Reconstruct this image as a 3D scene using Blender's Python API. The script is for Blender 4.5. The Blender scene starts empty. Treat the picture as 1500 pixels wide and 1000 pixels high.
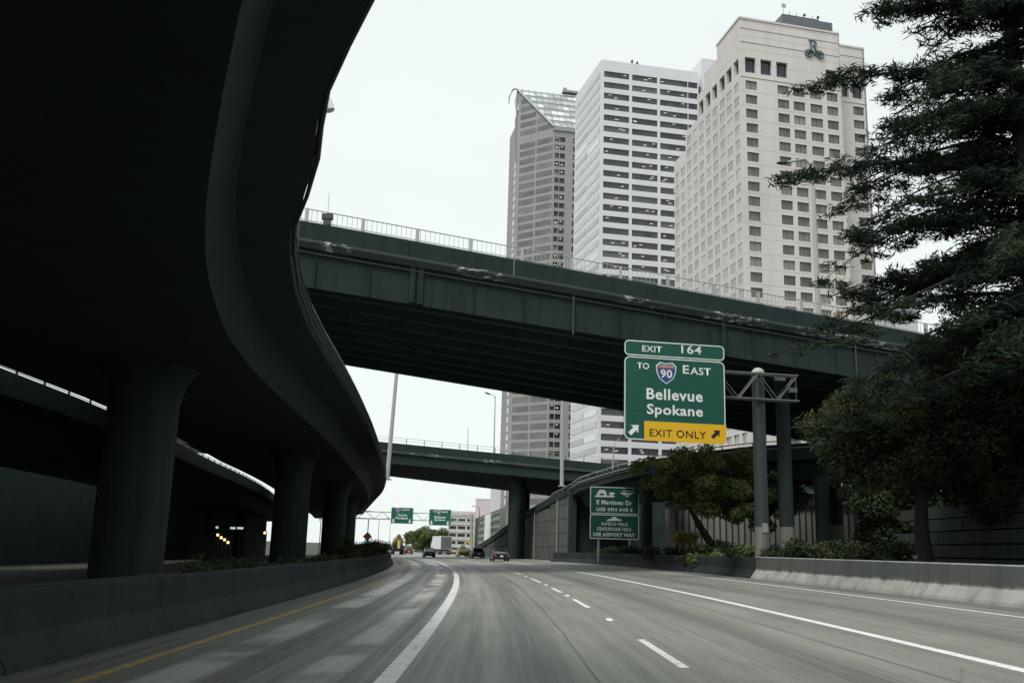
import bpy, bmesh, math, random
import numpy as np
from mathutils import Vector, Matrix
random.seed(7); np.random.seed(7)
R = math.radians
scn = bpy.context.scene
COL = scn.collection

# ------------------------------------------------------------------ camera, sky, sun, exposure
FPX, TILT, ROLL, EYE, BANK = 1385.0, R(12.28), R(1.7), 1.5, 0.03
_r = Vector((1, 0, 0)); _f = Vector((0, math.cos(TILT), math.sin(TILT))); _u = Vector((0, -math.sin(TILT), math.cos(TILT)))
CR = _r*math.cos(ROLL) + _u*math.sin(ROLL); CU = -_r*math.sin(ROLL) + _u*math.cos(ROLL)
cd = bpy.data.cameras.new('camera'); cam = bpy.data.objects.new('camera', cd); COL.objects.link(cam)
cd.sensor_width = 36; cd.lens = FPX/1500*36; cd.clip_end = 6000; cd.clip_start = 0.1
M4 = Matrix((CR, CU, -_f)).transposed().to_4x4(); M4.translation = (0, 0, EYE); cam.matrix_world = M4
scn.camera = cam

SUN_EL, SUN_AZ = R(58), R(215)     # azimuth from +Y clockwise: the sun stands behind and to the left
w = bpy.data.worlds.new('World'); scn.world = w; w.use_nodes = True
nt = w.node_tree; bg = nt.nodes['Background']
sky = nt.nodes.new('ShaderNodeTexSky'); sky.sky_type = 'NISHITA'; sky.sun_disc = False
sky.sun_elevation = SUN_EL; sky.sun_rotation = SUN_AZ
mx = nt.nodes.new('ShaderNodeMix'); mx.data_type = 'RGBA'; mx.inputs[0].default_value = 0.93
nt.links.new(sky.outputs[0], mx.inputs[6]); mx.inputs[7].default_value = (7.25, 7.8, 7.62, 1)
cn = nt.nodes.new('ShaderNodeTexNoise'); tcn = nt.nodes.new('ShaderNodeTexCoord'); mpn = nt.nodes.new('ShaderNodeMapping'); mpn.inputs[3].default_value = (1, 1, 3)
nt.links.new(tcn.outputs['Generated'], mpn.inputs[0]); nt.links.new(mpn.outputs[0], cn.inputs['Vector']); cn.inputs['Scale'].default_value = 2.2; cn.inputs['Detail'].default_value = 5
mr = nt.nodes.new('ShaderNodeMapRange'); nt.links.new(cn.outputs[0], mr.inputs[0]); mr.inputs[1].default_value = .3; mr.inputs[2].default_value = .7; mr.inputs[3].default_value = .95; mr.inputs[4].default_value = 1.04
vm = nt.nodes.new('ShaderNodeVectorMath'); vm.operation = 'SCALE'; nt.links.new(mx.outputs[2], vm.inputs[0]); nt.links.new(mr.outputs[0], vm.inputs['Scale'])
nt.links.new(vm.outputs[0], bg.inputs[0]); bg.inputs[1].default_value = 0.1
sl = bpy.data.lights.new('sun', 'SUN'); sl.energy = 2.4; sl.angle = R(25); sl.color = (1, 0.965, 0.92)
so = bpy.data.objects.new('sun', sl); COL.objects.link(so)
sd = Vector((math.sin(SUN_AZ)*math.cos(SUN_EL), math.cos(SUN_AZ)*math.cos(SUN_EL), math.sin(SUN_EL)))
so.rotation_euler = sd.to_track_quat('Z', 'Y').to_euler()
scn.view_settings.view_transform = 'Standard'; scn.view_settings.look = 'None'
scn.view_settings.gamma = 1; scn.view_settings.exposure = 0.38
scn.view_settings.use_curve_mapping = False

# ------------------------------------------------------------------ helpers
def ray(x, y): return _f + CR*((x-750)/FPX) + CU*((500-y)/FPX)
def atY(x, y, Y): d = ray(x, y); return Vector((0, 0, EYE)) + d*(Y/d.y)
def atZ(x, y, Z): d = ray(x, y); return Vector((0, 0, EYE)) + d*((Z-EYE)/d.z)
def s(Y):                                   # lateral shift of the curving road
    if Y < 8: return 0.0
    if Y < 150: return -(Y-8)**2/1520.0
    return -(142**2)/1520.0 - 0.175*(Y-150)
def gz(x): return BANK*max(-60.0, min(40.0, x))
def heading(Y): return math.atan2(s(Y+1)-s(Y-1), 2.0)     # negative = turned left

class NB:
    def __init__(self, name):
        self.m = bpy.data.materials.new(name); self.m.use_nodes = True
        self.t = self.m.node_tree; self.b = self.t.nodes['Principled BSDF']
    def n(self, typ, **kw):
        o = self.t.nodes.new(typ)
        for k, v in kw.items(): setattr(o, k, v)
        return o
    def put(self, sock, v):
        if v is None: return
        if isinstance(v, bpy.types.NodeSocket): self.t.links.new(v, sock)
        else:
            if isinstance(v, tuple) and len(v) == 3 and sock.type == 'RGBA': v = v+(1,)
            sock.default_value = v
    def math(self, op, a, b=0.0, c=None):
        o = self.n('ShaderNodeMath', operation=op); self.put(o.inputs[0], a); self.put(o.inputs[1], b)
        if c is not None: self.put(o.inputs[2], c)
        return o.outputs[0]
    def ramp(self, v, a, b, lo=0.0, hi=1.0):
        o = self.n('ShaderNodeMapRange', interpolation_type='SMOOTHSTEP')
        self.put(o.inputs[0], v); o.inputs[1].default_value = a; o.inputs[2].default_value = b
        o.inputs[3].default_value = lo; o.inputs[4].default_value = hi
        return o.outputs[0]
    def mix(self, f, a, b, mode='MIX'):
        o = self.n('ShaderNodeMix', data_type='RGBA', blend_type=mode)
        self.put(o.inputs[0], f); self.put(o.inputs[6], a); self.put(o.inputs[7], b); return o.outputs[2]
    def pos(self): return self.n('ShaderNodeNewGeometry').outputs['Position']
    def uv(self): return self.n('ShaderNodeUVMap').outputs[0]
    def scale(self, v, sc):
        o = self.n('ShaderNodeMapping'); self.put(o.inputs[0], v); o.inputs[3].default_value = sc; return o.outputs[0]
    def noise(self, v, sc=1.0, det=4, rough=0.55):
        o = self.n('ShaderNodeTexNoise'); self.put(o.inputs['Vector'], v)
        o.inputs['Scale'].default_value = sc; o.inputs['Detail'].default_value = det; o.inputs['Roughness'].default_value = rough
        return o.outputs[0]
    def bump(self, h, st=0.3, d=0.02):
        o = self.n('ShaderNodeBump'); self.put(o.inputs['Height'], h); o.inputs['Strength'].default_value = st
        o.inputs['Distance'].default_value = d; self.t.links.new(o.outputs[0], self.b.inputs['Normal'])
    def base(self, c): self.put(self.b.inputs['Base Color'], c)
    def rough(self, v): self.put(self.b.inputs['Roughness'], v)

def concrete(name, c, var=0.35, streak=0.4, rough=0.9, sc=0.6, bumpst=0.3):
    k = NB(name); p = k.pos()
    big = k.noise(p, sc, 6, 0.6); fine = k.noise(p, 9, 5, 0.6)
    st = k.noise(k.scale(p, (2.2, 2.2, 0.12)), 1.0, 5, 0.6)
    f = k.math('ADD', k.math('MULTIPLY', k.ramp(big, 0.3, 0.7), var), k.math('MULTIPLY', k.ramp(st, 0.42, 0.7), streak))
    dark = tuple(x*0.35 for x in c)
    col = k.mix(f, c, dark)
    sp = k.n('ShaderNodeSeparateXYZ'); k.put(sp.inputs[0], p)
    fz = k.math('ABSOLUTE', k.math('SUBTRACT', k.math('FRACT', k.math('DIVIDE', sp.outputs[2], 1.22)), 0.5)); fy = k.math('ABSOLUTE', k.math('SUBTRACT', k.math('FRACT', k.math('DIVIDE', sp.outputs[1], 2.44)), 0.5)); fx = k.math('ABSOLUTE', k.math('SUBTRACT', k.math('FRACT', k.math('DIVIDE', sp.outputs[0], 2.44)), 0.5))
    lnz = k.math('MAXIMUM', k.ramp(fz, 0.006, 0.02, 1.0, 0.0), k.math('MULTIPLY', k.math('MAXIMUM', k.ramp(fy, 0.001, 0.005, 1.0, 0.0), k.ramp(fx, 0.001, 0.005, 1.0, 0.0)), 0.7))
    col = k.mix(k.math('MULTIPLY', lnz, 0.5), col, dark)
    col = k.mix(k.math('MULTIPLY', fine, 0.35), col, tuple(min(1, x*1.25) for x in c))
    k.base(col); k.rough(rough); k.bump(fine, bumpst, 0.02); k.b.inputs['Specular IOR Level'].default_value = 0.25
    return k.m
def plain(name, c, rough=0.6, metal=0.0, var=0.15, sc=3.0, spec=0.4, emit=None):
    k = NB(name); p = k.pos(); nz = k.noise(p, sc, 5, 0.6)
    k.base(k.mix(k.math('MULTIPLY', nz, var*2), c, tuple(x*0.55 for x in c))); k.rough(rough)
    k.b.inputs['Metallic'].default_value = metal; k.b.inputs['Specular IOR Level'].default_value = spec
    if emit: 
        k.put(k.b.inputs['Emission Color'], tuple(emit[:3])); k.b.inputs['Emission Strength'].default_value = emit[3]
    return k.m
def glass(name, c, rough=0.08, ior=1.6, var=0.5, sc=(0.7, 0.7, 0.4), rnd=1.0):
    k = NB(name); p = k.pos(); nz = k.noise(k.scale(p, sc), 1.0, 3, 0.5)
    oi = k.n('ShaderNodeObjectInfo').outputs['Random']
    col = k.mix(k.ramp(nz, 0.35, 0.65), c, tuple(x*(1-var) for x in c)); col = k.mix(k.ramp(oi, 0.0, 0.5, 0.55*rnd, 0.0), col, tuple(x*.35 for x in c)); col = k.mix(k.ramp(oi, 0.82, 0.98, 0.0, 0.5*rnd), col, tuple(min(1, x*1.9+.03) for x in c))
    k.base(col); k.rough(rough); k.b.inputs['IOR'].default_value = ior
    return k.m

class MB:
    def __init__(self): self.v = []; self.f = []; self.mi = []; self.uvs = None
    def quad(self, a, b, c, d, mi=0):
        i = len(self.v); self.v += [tuple(a), tuple(b), tuple(c), tuple(d)]; self.f.append((i, i+1, i+2, i+3)); self.mi.append(mi)
    def poly(self, pts, mi=0):
        i = len(self.v); self.v += [tuple(p) for p in pts]; self.f.append(tuple(range(i, i+len(pts)))); self.mi.append(mi)
    def obox(self, o, ex, ey, ez, mi=0):   # o = corner, ex/ey/ez edge vectors
        o, ex, ey, ez = map(Vector, (o, ex, ey, ez)); i = len(self.v)
        self.v += [tuple(p) for p in (o, o+ex, o+ex+ey, o+ey, o+ez, o+ex+ez, o+ex+ey+ez, o+ey+ez)]
        self.f += [tuple(i+q for q in f) for f in ((0,3,2,1),(4,5,6,7),(0,1,5,4),(1,2,6,5),(2,3,7,6),(3,0,4,7))]; self.mi += [mi]*6
    def box(self, x0, x1, y0, y1, z0, z1, mi=0): self.obox((x0, y0, z0), (x1-x0, 0, 0), (0, y1-y0, 0), (0, 0, z1-z0), mi)
    def cbox(self, c, sx, sy, sz, mi=0): self.box(c[0]-sx/2, c[0]+sx/2, c[1]-sy/2, c[1]+sy/2, c[2]-sz/2, c[2]+sz/2, mi)
    def prism(self, pts, ext, mi=0):       # polygon extruded by a vector
        ext = Vector(ext); i = len(self.v); n = len(pts)
        self.v += [tuple(p) for p in pts] + [tuple(Vector(p)+ext) for p in pts]
        self.f.append(tuple(i+k for k in range(n))[::-1]); self.f.append(tuple(i+n+k for k in range(n)))
        self.f += [(i+k, i+(k+1) % n, i+n+(k+1) % n, i+n+k) for k in range(n)]; self.mi += [mi]*(n+2)
    def tube(self, pts, r, n=8, mi=0, cap=True):
        pts = [Vector(p) for p in pts]; rr = r if isinstance(r, (list, tuple)) else [r]*len(pts); i0 = len(self.v)
        for k, p in enumerate(pts):
            d = (pts[min(k+1, len(pts)-1)]-pts[max(k-1, 0)]).normalized()
            a = d.orthogonal().normalized() if abs(d.z) > .9 else d.cross(Vector((0, 0, 1))).normalized()
            if abs(d.z) > .9: a = Vector((0, 1, 0)).cross(d).normalized()
            b = d.cross(a)
            for q in range(n):
                t = 2*math.pi*q/n; self.v.append(tuple(p + a*(rr[k]*math.cos(t)) + b*(rr[k]*math.sin(t))))
        for k in range(len(pts)-1):
            for q in range(n):
                self.f.append((i0+k*n+q, i0+k*n+(q+1) % n, i0+(k+1)*n+(q+1) % n, i0+(k+1)*n+q)); self.mi.append(mi)
        if cap:
            self.f.append(tuple(i0+q for q in range(n))[::-1]); self.f.append(tuple(i0+(len(pts)-1)*n+q for q in range(n))); self.mi += [mi]*2
    def loft(self, rings, mi=0, cap=True, closed=True):
        i0 = len(self.v); n = len(rings[0])
        for r_ in rings: self.v += [tuple(p) for p in r_]
        for k in range(len(rings)-1):
            for q in range(n if closed else n-1):
                self.f.append((i0+k*n+q, i0+k*n+(q+1) % n, i0+(k+1)*n+(q+1) % n, i0+(k+1)*n+q)); self.mi.append(mi)
        if cap and closed:
            self.f.append(tuple(i0+q for q in range(n))[::-1]); self.f.append(tuple(i0+(len(rings)-1)*n+q for q in range(n))); self.mi += [mi]*2
    def mesh(self, name, mats, fix=True, smooth=False):
        me = bpy.data.meshes.new(name); me.from_pydata(self.v, [], self.f)
        for m in (mats if isinstance(mats, (list, tuple)) else [mats]): me.materials.append(m)
        if len(me.materials) > 1: me.polygons.foreach_set('material_index', self.mi)
        if fix and len(self.f) < 60000:
            b = bmesh.new(); b.from_mesh(me); bmesh.ops.recalc_face_normals(b, faces=b.faces); b.to_mesh(me); b.free()
        if smooth:
            me.polygons.foreach_set('use_smooth', [True]*len(me.polygons)); me.set_sharp_from_angle(angle=R(35))
        me.update(); return me
    def build(self, name, mats, parent=None, fix=True, smooth=False): return link(name, self.mesh(name, mats, fix, smooth), parent)
def link(name, me, parent=None, loc=None):
    o = bpy.data.objects.new(name, me); COL.objects.link(o)
    if parent: o.parent = parent
    if loc is not None: o.location = loc
    return o
def tag(o, label=None, cat=None, group=None, kind=None):
    if label: o['label'] = label
    if cat: o['category'] = cat
    if group: o['group'] = group
    if kind: o['kind'] = kind
    return o
def empty(name, loc, rz, label, cat, group=None):
    o = bpy.data.objects.new(name, None); COL.objects.link(o); o.location = loc; o.rotation_euler = (0, 0, rz)
    return tag(o, label, cat, group)
def copy_tree(o, parent=None):
    c = o.copy(); COL.objects.link(c)
    if parent: c.parent = parent
    for ch in list(o.children): copy_tree(ch, c)
    return c
def text_mesh(txt, w_, h_, bold=0.012, depth=0.006):
    cu = bpy.data.curves.new('t', 'FONT'); cu.body = txt; cu.size = 1; cu.offset = bold; cu.resolution_u = 3; cu.space_character = 1.08
    o = bpy.data.objects.new('t', cu); COL.objects.link(o); dg = bpy.context.evaluated_depsgraph_get(); dg.update()
    me = bpy.data.meshes.new_from_object(o.evaluated_get(dg)); bpy.data.objects.remove(o)
    n = len(me.vertices); a = np.zeros(n*3); me.vertices.foreach_get('co', a); a = a.reshape(-1, 3)
    mn = a.min(0); mxx = a.max(0)
    return me, a, mn, mxx
def sign_text(txt, u0, v0, w_, h_, parent, mat_, y=-0.012, bold=0.012, name='lettering'):
    # text fitted in the box (u0,v0)-(u0+w,v0+h), facing local -Y; h is the cap height incl. everything drawn
    me, a, mn, mx_ = text_mesh(txt, w_, h_, bold)
    b = np.empty_like(a); b[:, 0] = u0+(a[:, 0]-mn[0])/(mx_[0]-mn[0])*w_; b[:, 2] = v0+(a[:, 1]-mn[1])/(mx_[1]-mn[1])*h_; b[:, 1] = y
    me.vertices.foreach_set('co', b.ravel()); me.materials.clear(); me.materials.append(mat_); me.update()
    return link(name, me, parent)
def rrect(u0, v0, u1, v1, r_, n=5):
    P = []
    for cx, cy, a0 in ((u1-r_, v1-r_, 0), (u0+r_, v1-r_, 90), (u0+r_, v0+r_, 180), (u1-r_, v0+r_, 270)):
        for k in range(n+1):
            t = R(a0+90*k/n); P.append((cx+r_*math.cos(t), cy+r_*math.sin(t)))
    return P
def ring_frame(mb, out, inn, y, mi=0):
    n = len(out)
    for k in range(n):
        a, b = out[k], out[(k+1) % n]; c, d = inn[(k+1) % n], inn[k]
        mb.quad((a[0], y, a[1]), (b[0], y, b[1]), (c[0], y, c[1]), (d[0], y, d[1]), mi)

# ------------------------------------------------------------------ materials
M = {}
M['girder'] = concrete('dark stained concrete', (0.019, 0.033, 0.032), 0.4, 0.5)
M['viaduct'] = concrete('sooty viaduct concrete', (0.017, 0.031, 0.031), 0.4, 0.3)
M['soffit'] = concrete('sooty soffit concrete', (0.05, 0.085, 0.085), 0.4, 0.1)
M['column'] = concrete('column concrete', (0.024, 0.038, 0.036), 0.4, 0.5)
M['column_pale'] = concrete('painted column foot', (0.17, 0.18, 0.16), 0.3, 0.4)
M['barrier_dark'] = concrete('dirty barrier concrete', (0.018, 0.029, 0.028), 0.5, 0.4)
M['wallpanel'] = concrete('retaining wall concrete', (0.10, 0.107, 0.096), 0.45, 0.6)
M['course'] = concrete('mossy wall course', (0.036, 0.047, 0.045), 0.5, 0.3)
M['steel'] = plain('galvanised steel', (0.36, 0.37, 0.36), 0.5, 0.4)
M['sootysteel'] = plain('sooty galvanised steel', (0.11, 0.12, 0.117), 0.5, 0.3)
M['darksteel'] = plain('dark painted steel', (0.05, 0.055, 0.055), 0.5, 0.2)
M['palepole'] = plain('weathered pale pole', (0.36, 0.38, 0.34), 0.6, 0.1)
M['rubber'] = plain('tyre rubber', (0.02, 0.02, 0.02), 0.85)
M['chrome'] = plain('wheel metal', (0.3, 0.3, 0.3), 0.35, 0.6)
M['carglass'] = glass('car glass', (0.02, 0.025, 0.03), 0.05)
M['white'] = plain('white sheeting', (0.72, 0.76, 0.72), 0.5, var=0.1)
M['black'] = plain('black sheeting', (0.015, 0.015, 0.015), 0.5)
M['yellow'] = plain('yellow sheeting', (0.72, 0.42, 0.02), 0.5, var=0.06)
M['orange'] = plain('orange sheeting', (0.55, 0.24, 0.02), 0.5)
M['blue'] = plain('blue sheeting', (0.03, 0.06, 0.25), 0.5)
M['red'] = plain('faded red sheeting', (0.30, 0.14, 0.08), 0.5, var=0.3)
M['green'] = plain('green sheeting', (0.010, 0.085, 0.062), 0.45, var=0.1, sc=1.2)
def seams(mm, pitch):
    nt_ = mm.node_tree; b_ = nt_.nodes['Principled BSDF']; lk = b_.inputs['Base Color'].links[0]; src = lk.from_socket
    k = NB('tmp'); bpy.data.materials.remove(k.m); k.m = mm; k.t = nt_; k.b = b_
    sp = k.n('ShaderNodeSeparateXYZ'); k.put(sp.inputs[0], k.pos()); f_ = k.math('ABSOLUTE', k.math('SUBTRACT', k.math('FRACT', k.math('DIVIDE', sp.outputs[2], pitch)), .5))
    st_ = k.noise(k.scale(k.pos(), (3, 3, .4)), 1.0, 5, .6)
    c_ = k.mix(k.math('MULTIPLY', k.ramp(f_, .02, .06, 1.0, 0.0), .45), src, (.005, .03, .024)); c_ = k.mix(k.math('MULTIPLY', k.ramp(st_, .5, .75), .4), c_, (.03, .10, .08)); k.base(c_)
seams(M['green'], .305)
M['green2'] = plain('bright green sheeting', (0.012, 0.12, 0.075), 0.45, var=0.1)

def barrier_mat():
    k = NB('jersey barrier concrete'); p = k.pos(); big = k.noise(p, 0.8, 6, 0.6); fine = k.noise(p, 14, 4, 0.6)
    st = k.noise(k.scale(p, (1.5, 1.5, 0.25)), 1.2, 5, 0.6)
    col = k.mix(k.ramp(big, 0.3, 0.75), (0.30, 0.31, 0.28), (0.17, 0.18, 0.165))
    col = k.mix(k.math('MULTIPLY', k.ramp(st, 0.48, 0.68), 0.6), col, (0.08, 0.085, 0.08))
    col = k.mix(k.math('MULTIPLY', fine, 0.25), col, (0.5, 0.5, 0.46))
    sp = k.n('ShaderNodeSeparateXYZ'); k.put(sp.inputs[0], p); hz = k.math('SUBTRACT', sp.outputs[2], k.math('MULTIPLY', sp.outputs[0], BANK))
    face_shade = k.math('MULTIPLY', k.ramp(k.math('ADD', hz, k.math('MULTIPLY', k.math('SUBTRACT', st, 0.5), 0.3)), 0.36, 0.5), k.ramp(hz, 0.98, 1.03, 1.0, 0.0))
    col = k.mix(k.math('MULTIPLY', face_shade, 0.85), col, (0.04, 0.048, 0.046))  # upper face darkened by height, standing in for shade from the viaduct
    k.base(col); k.rough(0.85); k.bump(fine, 0.3, 0.01); return k.m
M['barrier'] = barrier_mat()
def ledge_mat():
    k = NB('sky-flecked slab edge'); p = k.pos()
    a = k.noise(k.scale(p, (0.25, 0.25, 0.3)), 1.0, 3, 0.5); b = k.noise(k.scale(p, (2.0, 2.0, 7.0)), 1.0, 4, 0.7)
    f = k.math('MULTIPLY', k.ramp(a, 0.50, 0.6), k.ramp(b, 0.52, 0.62))  # pale flecks stand in for sky light caught on the stained ledge
    k.base(k.mix(f, (0.035, 0.05, 0.047), (0.5, 0.48, 0.41))); k.rough(0.9); return k.m
M['ledge'] = ledge_mat()

def road_mat():
    k = NB('worn freeway surface'); uv = k.uv()
    sep = k.n('ShaderNodeSeparateXYZ'); k.put(sep.inputs[0], uv); u, v = sep.outputs[0], sep.outputs[1]
    def band(c, hw, soft):
        d = k.math('ABSOLUTE', k.math('SUBTRACT', u, c)); return k.ramp(d, hw-soft, hw+soft, 1.0, 0.0)
    wob = k.noise(k.scale(uv, (0.1, 0.06, 1)), 1.0, 3)
    streak = k.noise(k.scale(uv, (9, 0.10, 1)), 1.0, 5, 0.65)
    streak2 = k.noise(k.scale(uv, (2.0, 0.035, 1)), 1.0, 5, 0.6)
    speck = k.noise(k.scale(uv, (30, 30, 1)), 1.0, 3, 0.6)
    blot = k.noise(k.scale(uv, (0.55, 0.22, 1)), 1.0, 5, 0.6)
    base = k.mix(k.ramp(blot, 0.3, 0.7), (0.235, 0.247, 0.21), (0.165, 0.175, 0.152))
    base = k.mix(k.math('MULTIPLY', k.ramp(streak2, 0.4, 0.65), 0.65), base, (0.085, 0.092, 0.084))
    oil = k.math('ADD', band(0.45, 0.35, 0.35), band(4.25, 0.4, 0.4)); oil = k.math('ADD', oil, k.math('MULTIPLY', band(8.7, 0.5, 0.5), 0.7))
    base = k.mix(k.math('MULTIPLY', oil, k.ramp(streak, 0.25, 0.7, 0.6, 1.0)), base, (0.055, 0.06, 0.057))
    # left lane: dark surfacing with pale worn patches in the wheel tracks
    left = k.ramp(u, -1.75, -1.5, 1.0, 0.0)
    ldark = k.mix(k.ramp(streak2, 0.35, 0.65), (0.15, 0.155, 0.142), (0.065, 0.072, 0.068))
    base = k.mix(k.math('MULTIPLY', left, 0.85), base, ldark)
    trk = k.math('ADD', band(-2.2, 0.27, 0.12), band(-3.9, 0.36, 0.14))
    gate = k.n('ShaderNodeTexNoise'); k.put(gate.inputs['Vector'], k.scale(uv, (0.35, 0.30, 1))); gate.inputs['Scale'].default_value = 1.0; gate.inputs['Detail'].default_value = 3
    near = k.ramp(v, 8, 60, 0.55, 1.0)
    pale = k.math('MULTIPLY', k.math('MULTIPLY', trk, k.ramp(gate.outputs[0], 0.37, 0.55)), near)
    base = k.mix(pale, base, (0.56, 0.56, 0.53))
    trk2 = k.math('ADD', band(-1.62, 0.22, 0.14), band(-3.3, 0.18, 0.12))
    base = k.mix(k.math('MULTIPLY', trk2, k.ramp(gate.outputs[0], 0.35, 0.6, 0.95, 0.45)), base, (0.04, 0.045, 0.043))
    # shoulder
    sh = k.ramp(u, -5.15, -4.95, 1.0, 0.0); base = k.mix(k.math('MULTIPLY', sh, 0.8), base, (0.05, 0.056, 0.054))
    sh2 = k.ramp(u, 12.0, 12.5); base = k.mix(k.math('MULTIPLY', sh2, 0.75), base, (0.055, 0.06, 0.058))
    # sealed joints
    wv = k.math('MULTIPLY', k.math('SUBTRACT', k.noise(k.scale(uv, (0.0, 0.12, 1)), 1.0, 3), 0.5), 0.14)
    uw = k.math('ADD', u, wv)
    ln = None
    for c in (-3.05, 1.12, 5.2, 9.9):
        d = k.math('ABSOLUTE', k.math('SUBTRACT', uw, c)); q = k.ramp(d, 0.012, 0.03, 1.0, 0.0); ln = q if ln is None else k.math('MAXIMUM', ln, q)
    ck = k.n('ShaderNodeTexVoronoi', feature='DISTANCE_TO_EDGE'); k.put(ck.inputs['Vector'], k.scale(uv, (0.17, 0.07, 1))); ck.inputs['Scale'].default_value = 1.0
    cr_ = k.math('MULTIPLY', k.ramp(ck.outputs[0], 0.0, 0.004, 1.0, 0.0), 0.35)
    ln = k.math('MAXIMUM', ln, cr_)
    base = k.mix(k.math('MULTIPLY', ln, 0.8), base, (0.02, 0.022, 0.022))
    base = k.mix(k.math('MULTIPLY', k.ramp(streak, 0.4, 0.7), 0.5), base, (0.27, 0.28, 0.25))
    fs = k.noise(k.scale(uv, (26, 0.35, 1)), 1.0, 4, 0.6); base = k.mix(k.math('MULTIPLY', k.ramp(fs, 0.48, 0.7), 0.4), base, (0.06, 0.065, 0.06))
    base = k.mix(k.math('MULTIPLY', k.ramp(speck, 0.45, 0.75), 0.5), base, (0.34, 0.34, 0.31))
    speck2 = k.noise(k.scale(uv, (55, 22, 1)), 1.0, 4, 0.7); base = k.mix(k.math('MULTIPLY', k.ramp(speck2, 0.5, 0.72), 0.45), base, (0.04, 0.042, 0.04))
    tj = k.math('ABSOLUTE', k.math('SUBTRACT', k.math('FRACT', k.math('DIVIDE', v, 6.1)), 0.5)); base = k.mix(k.math('MULTIPLY', k.ramp(tj, 0.001, 0.004, 1.0, 0.0), 0.4), base, (0.04, 0.042, 0.04))
    k.base(base); k.rough(k.ramp(streak2, 0.3, 0.7, 0.4, 0.6)); k.bump(speck, 0.35, 0.006); k.b.inputs['Specular IOR Level'].default_value = 0.5
    return k.m
M['road'] = road_mat()
def paint(name, c, wear):
    k = NB(name); p = k.pos(); a = k.noise(p, 5, 6, 0.7); b = k.noise(p, 40, 3, 0.6)
    f = k.ramp(k.math('ADD', a, k.math('MULTIPLY', b, 0.35)), wear, wear+0.16)
    k.base(k.mix(f, c, (0.16, 0.17, 0.15))); k.rough(0.6); return k.m
M['linewhite'] = paint('white road paint', (0.66, 0.66, 0.66), 0.72)
M['lineyellow'] = paint('yellow road paint', (0.42, 0.25, 0.03), 0.62)
def ground_mat():
    k = NB('weedy earth'); p = k.pos(); a = k.noise(p, 0.3, 6, 0.6); b = k.noise(p, 6, 4, 0.6)
    k.base(k.mix(a, (0.04, 0.045, 0.034), (0.022, 0.032, 0.02))); k.rough(0.95); k.bump(b, 0.6, 0.05); return k.m
M['ground'] = ground_mat()
def leaf_mat(name, c1, c2, c3, rough=0.55):
    k = NB(name); g = k.n('ShaderNodeNewGeometry'); nz = k.noise(g.outputs['Position'], 0.9, 3, 0.6)
    c = k.mix(g.outputs['Random Per Island'], c1, c2); c = k.mix(k.math('MULTIPLY', k.ramp(nz, 0.45, 0.7), 0.7), c, c3)
    k.base(c); k.rough(rough); k.b.inputs['Specular IOR Level'].default_value = 0.3
    tr = k.n('ShaderNodeBsdfTranslucent'); k.put(tr.inputs[0], c); ms = k.n('ShaderNodeMixShader'); ms.inputs[0].default_value = 0.25
    k.t.links.new(k.b.outputs[0], ms.inputs[1]); k.t.links.new(tr.outputs[0], ms.inputs[2])
    k.t.links.new(ms.outputs[0], k.t.nodes['Material Output'].inputs[0]); return k.m
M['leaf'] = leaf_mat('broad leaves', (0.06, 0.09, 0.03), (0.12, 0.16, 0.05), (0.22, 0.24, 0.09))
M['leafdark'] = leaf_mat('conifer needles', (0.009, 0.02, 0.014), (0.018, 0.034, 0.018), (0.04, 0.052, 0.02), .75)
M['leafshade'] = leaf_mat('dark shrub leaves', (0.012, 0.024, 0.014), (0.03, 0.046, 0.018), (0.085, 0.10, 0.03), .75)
M['leafyellow'] = leaf_mat('yellow leaves', (0.30, 0.26, 0.05), (0.45, 0.38, 0.10), (0.35, 0.35, 0.10))
M['leaforange'] = leaf_mat('autumn leaves', (0.28, 0.13, 0.03), (0.4, 0.22, 0.06), (0.25, 0.2, 0.08))
M['bark'] = concrete('bark', (0.03, 0.029, 0.026), 0.5, 0.4, bumpst=0.8)

# ------------------------------------------------------------------ ground and road
def sheet(name, mat_, offs, Ys, zf, parent=None, kind=None, uv=True, label=None):
    me = bpy.data.meshes.new(name); V = []; F = []; UV = []
    n = len(offs)
    for Y in Ys:
        for o_ in offs:
            oo = o_(Y) if callable(o_) else o_
            x = s(Y)+oo; V.append((x, Y, zf(x, Y))); UV.append((oo, Y))
    for j in range(len(Ys)-1):
        for i in range(n-1): F.append((j*n+i, j*n+i+1, (j+1)*n+i+1, (j+1)*n+i))
    me.from_pydata(V, [], F); me.materials.append(mat_)
    if uv:
        L = me.uv_layers.new(name='UVMap')
        for lp in me.loops: L.data[lp.index].uv = UV[lp.vertex_index]
    me.update(); o = link(name, me, parent)
    if kind: o['kind'] = kind
    return o
Ys = [y*2.0 for y in range(-20, 80)] + [160+6.0*y for y in range(0, 70)]
gm = MB(); gx = [-2500, -400, -120, -60, -30, -10, 0, 10, 25, 40, 120, 400, 2500]; gy = [-400, -60, 0, 60, 150, 300, 600, 1200, 2500, 4500]
for j in range(len(gy)-1):
    for i in range(len(gx)-1):
        gm.quad((gx[i], gy[j], gz(gx[i])-.08), (gx[i+1], gy[j], gz(gx[i+1])-.08), (gx[i+1], gy[j+1], gz(gx[i+1])-.08), (gx[i], gy[j+1], gz(gx[i])-.08))
gm.build('ground', M['ground'])['kind'] = 'structure'
RIGHT = lambda Y: 13.3 if Y < 85 else (13.3-(Y-85)*0.10 if Y < 105 else 11.3+min(2.0, (Y-105)*0.04))
road = sheet('road', M['road'], [-6.4, -5, -1.3, 2.3, 6.4, 9.5, lambda Y: 13.9], Ys, lambda x, Y: gz(x), kind='structure')
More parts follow.
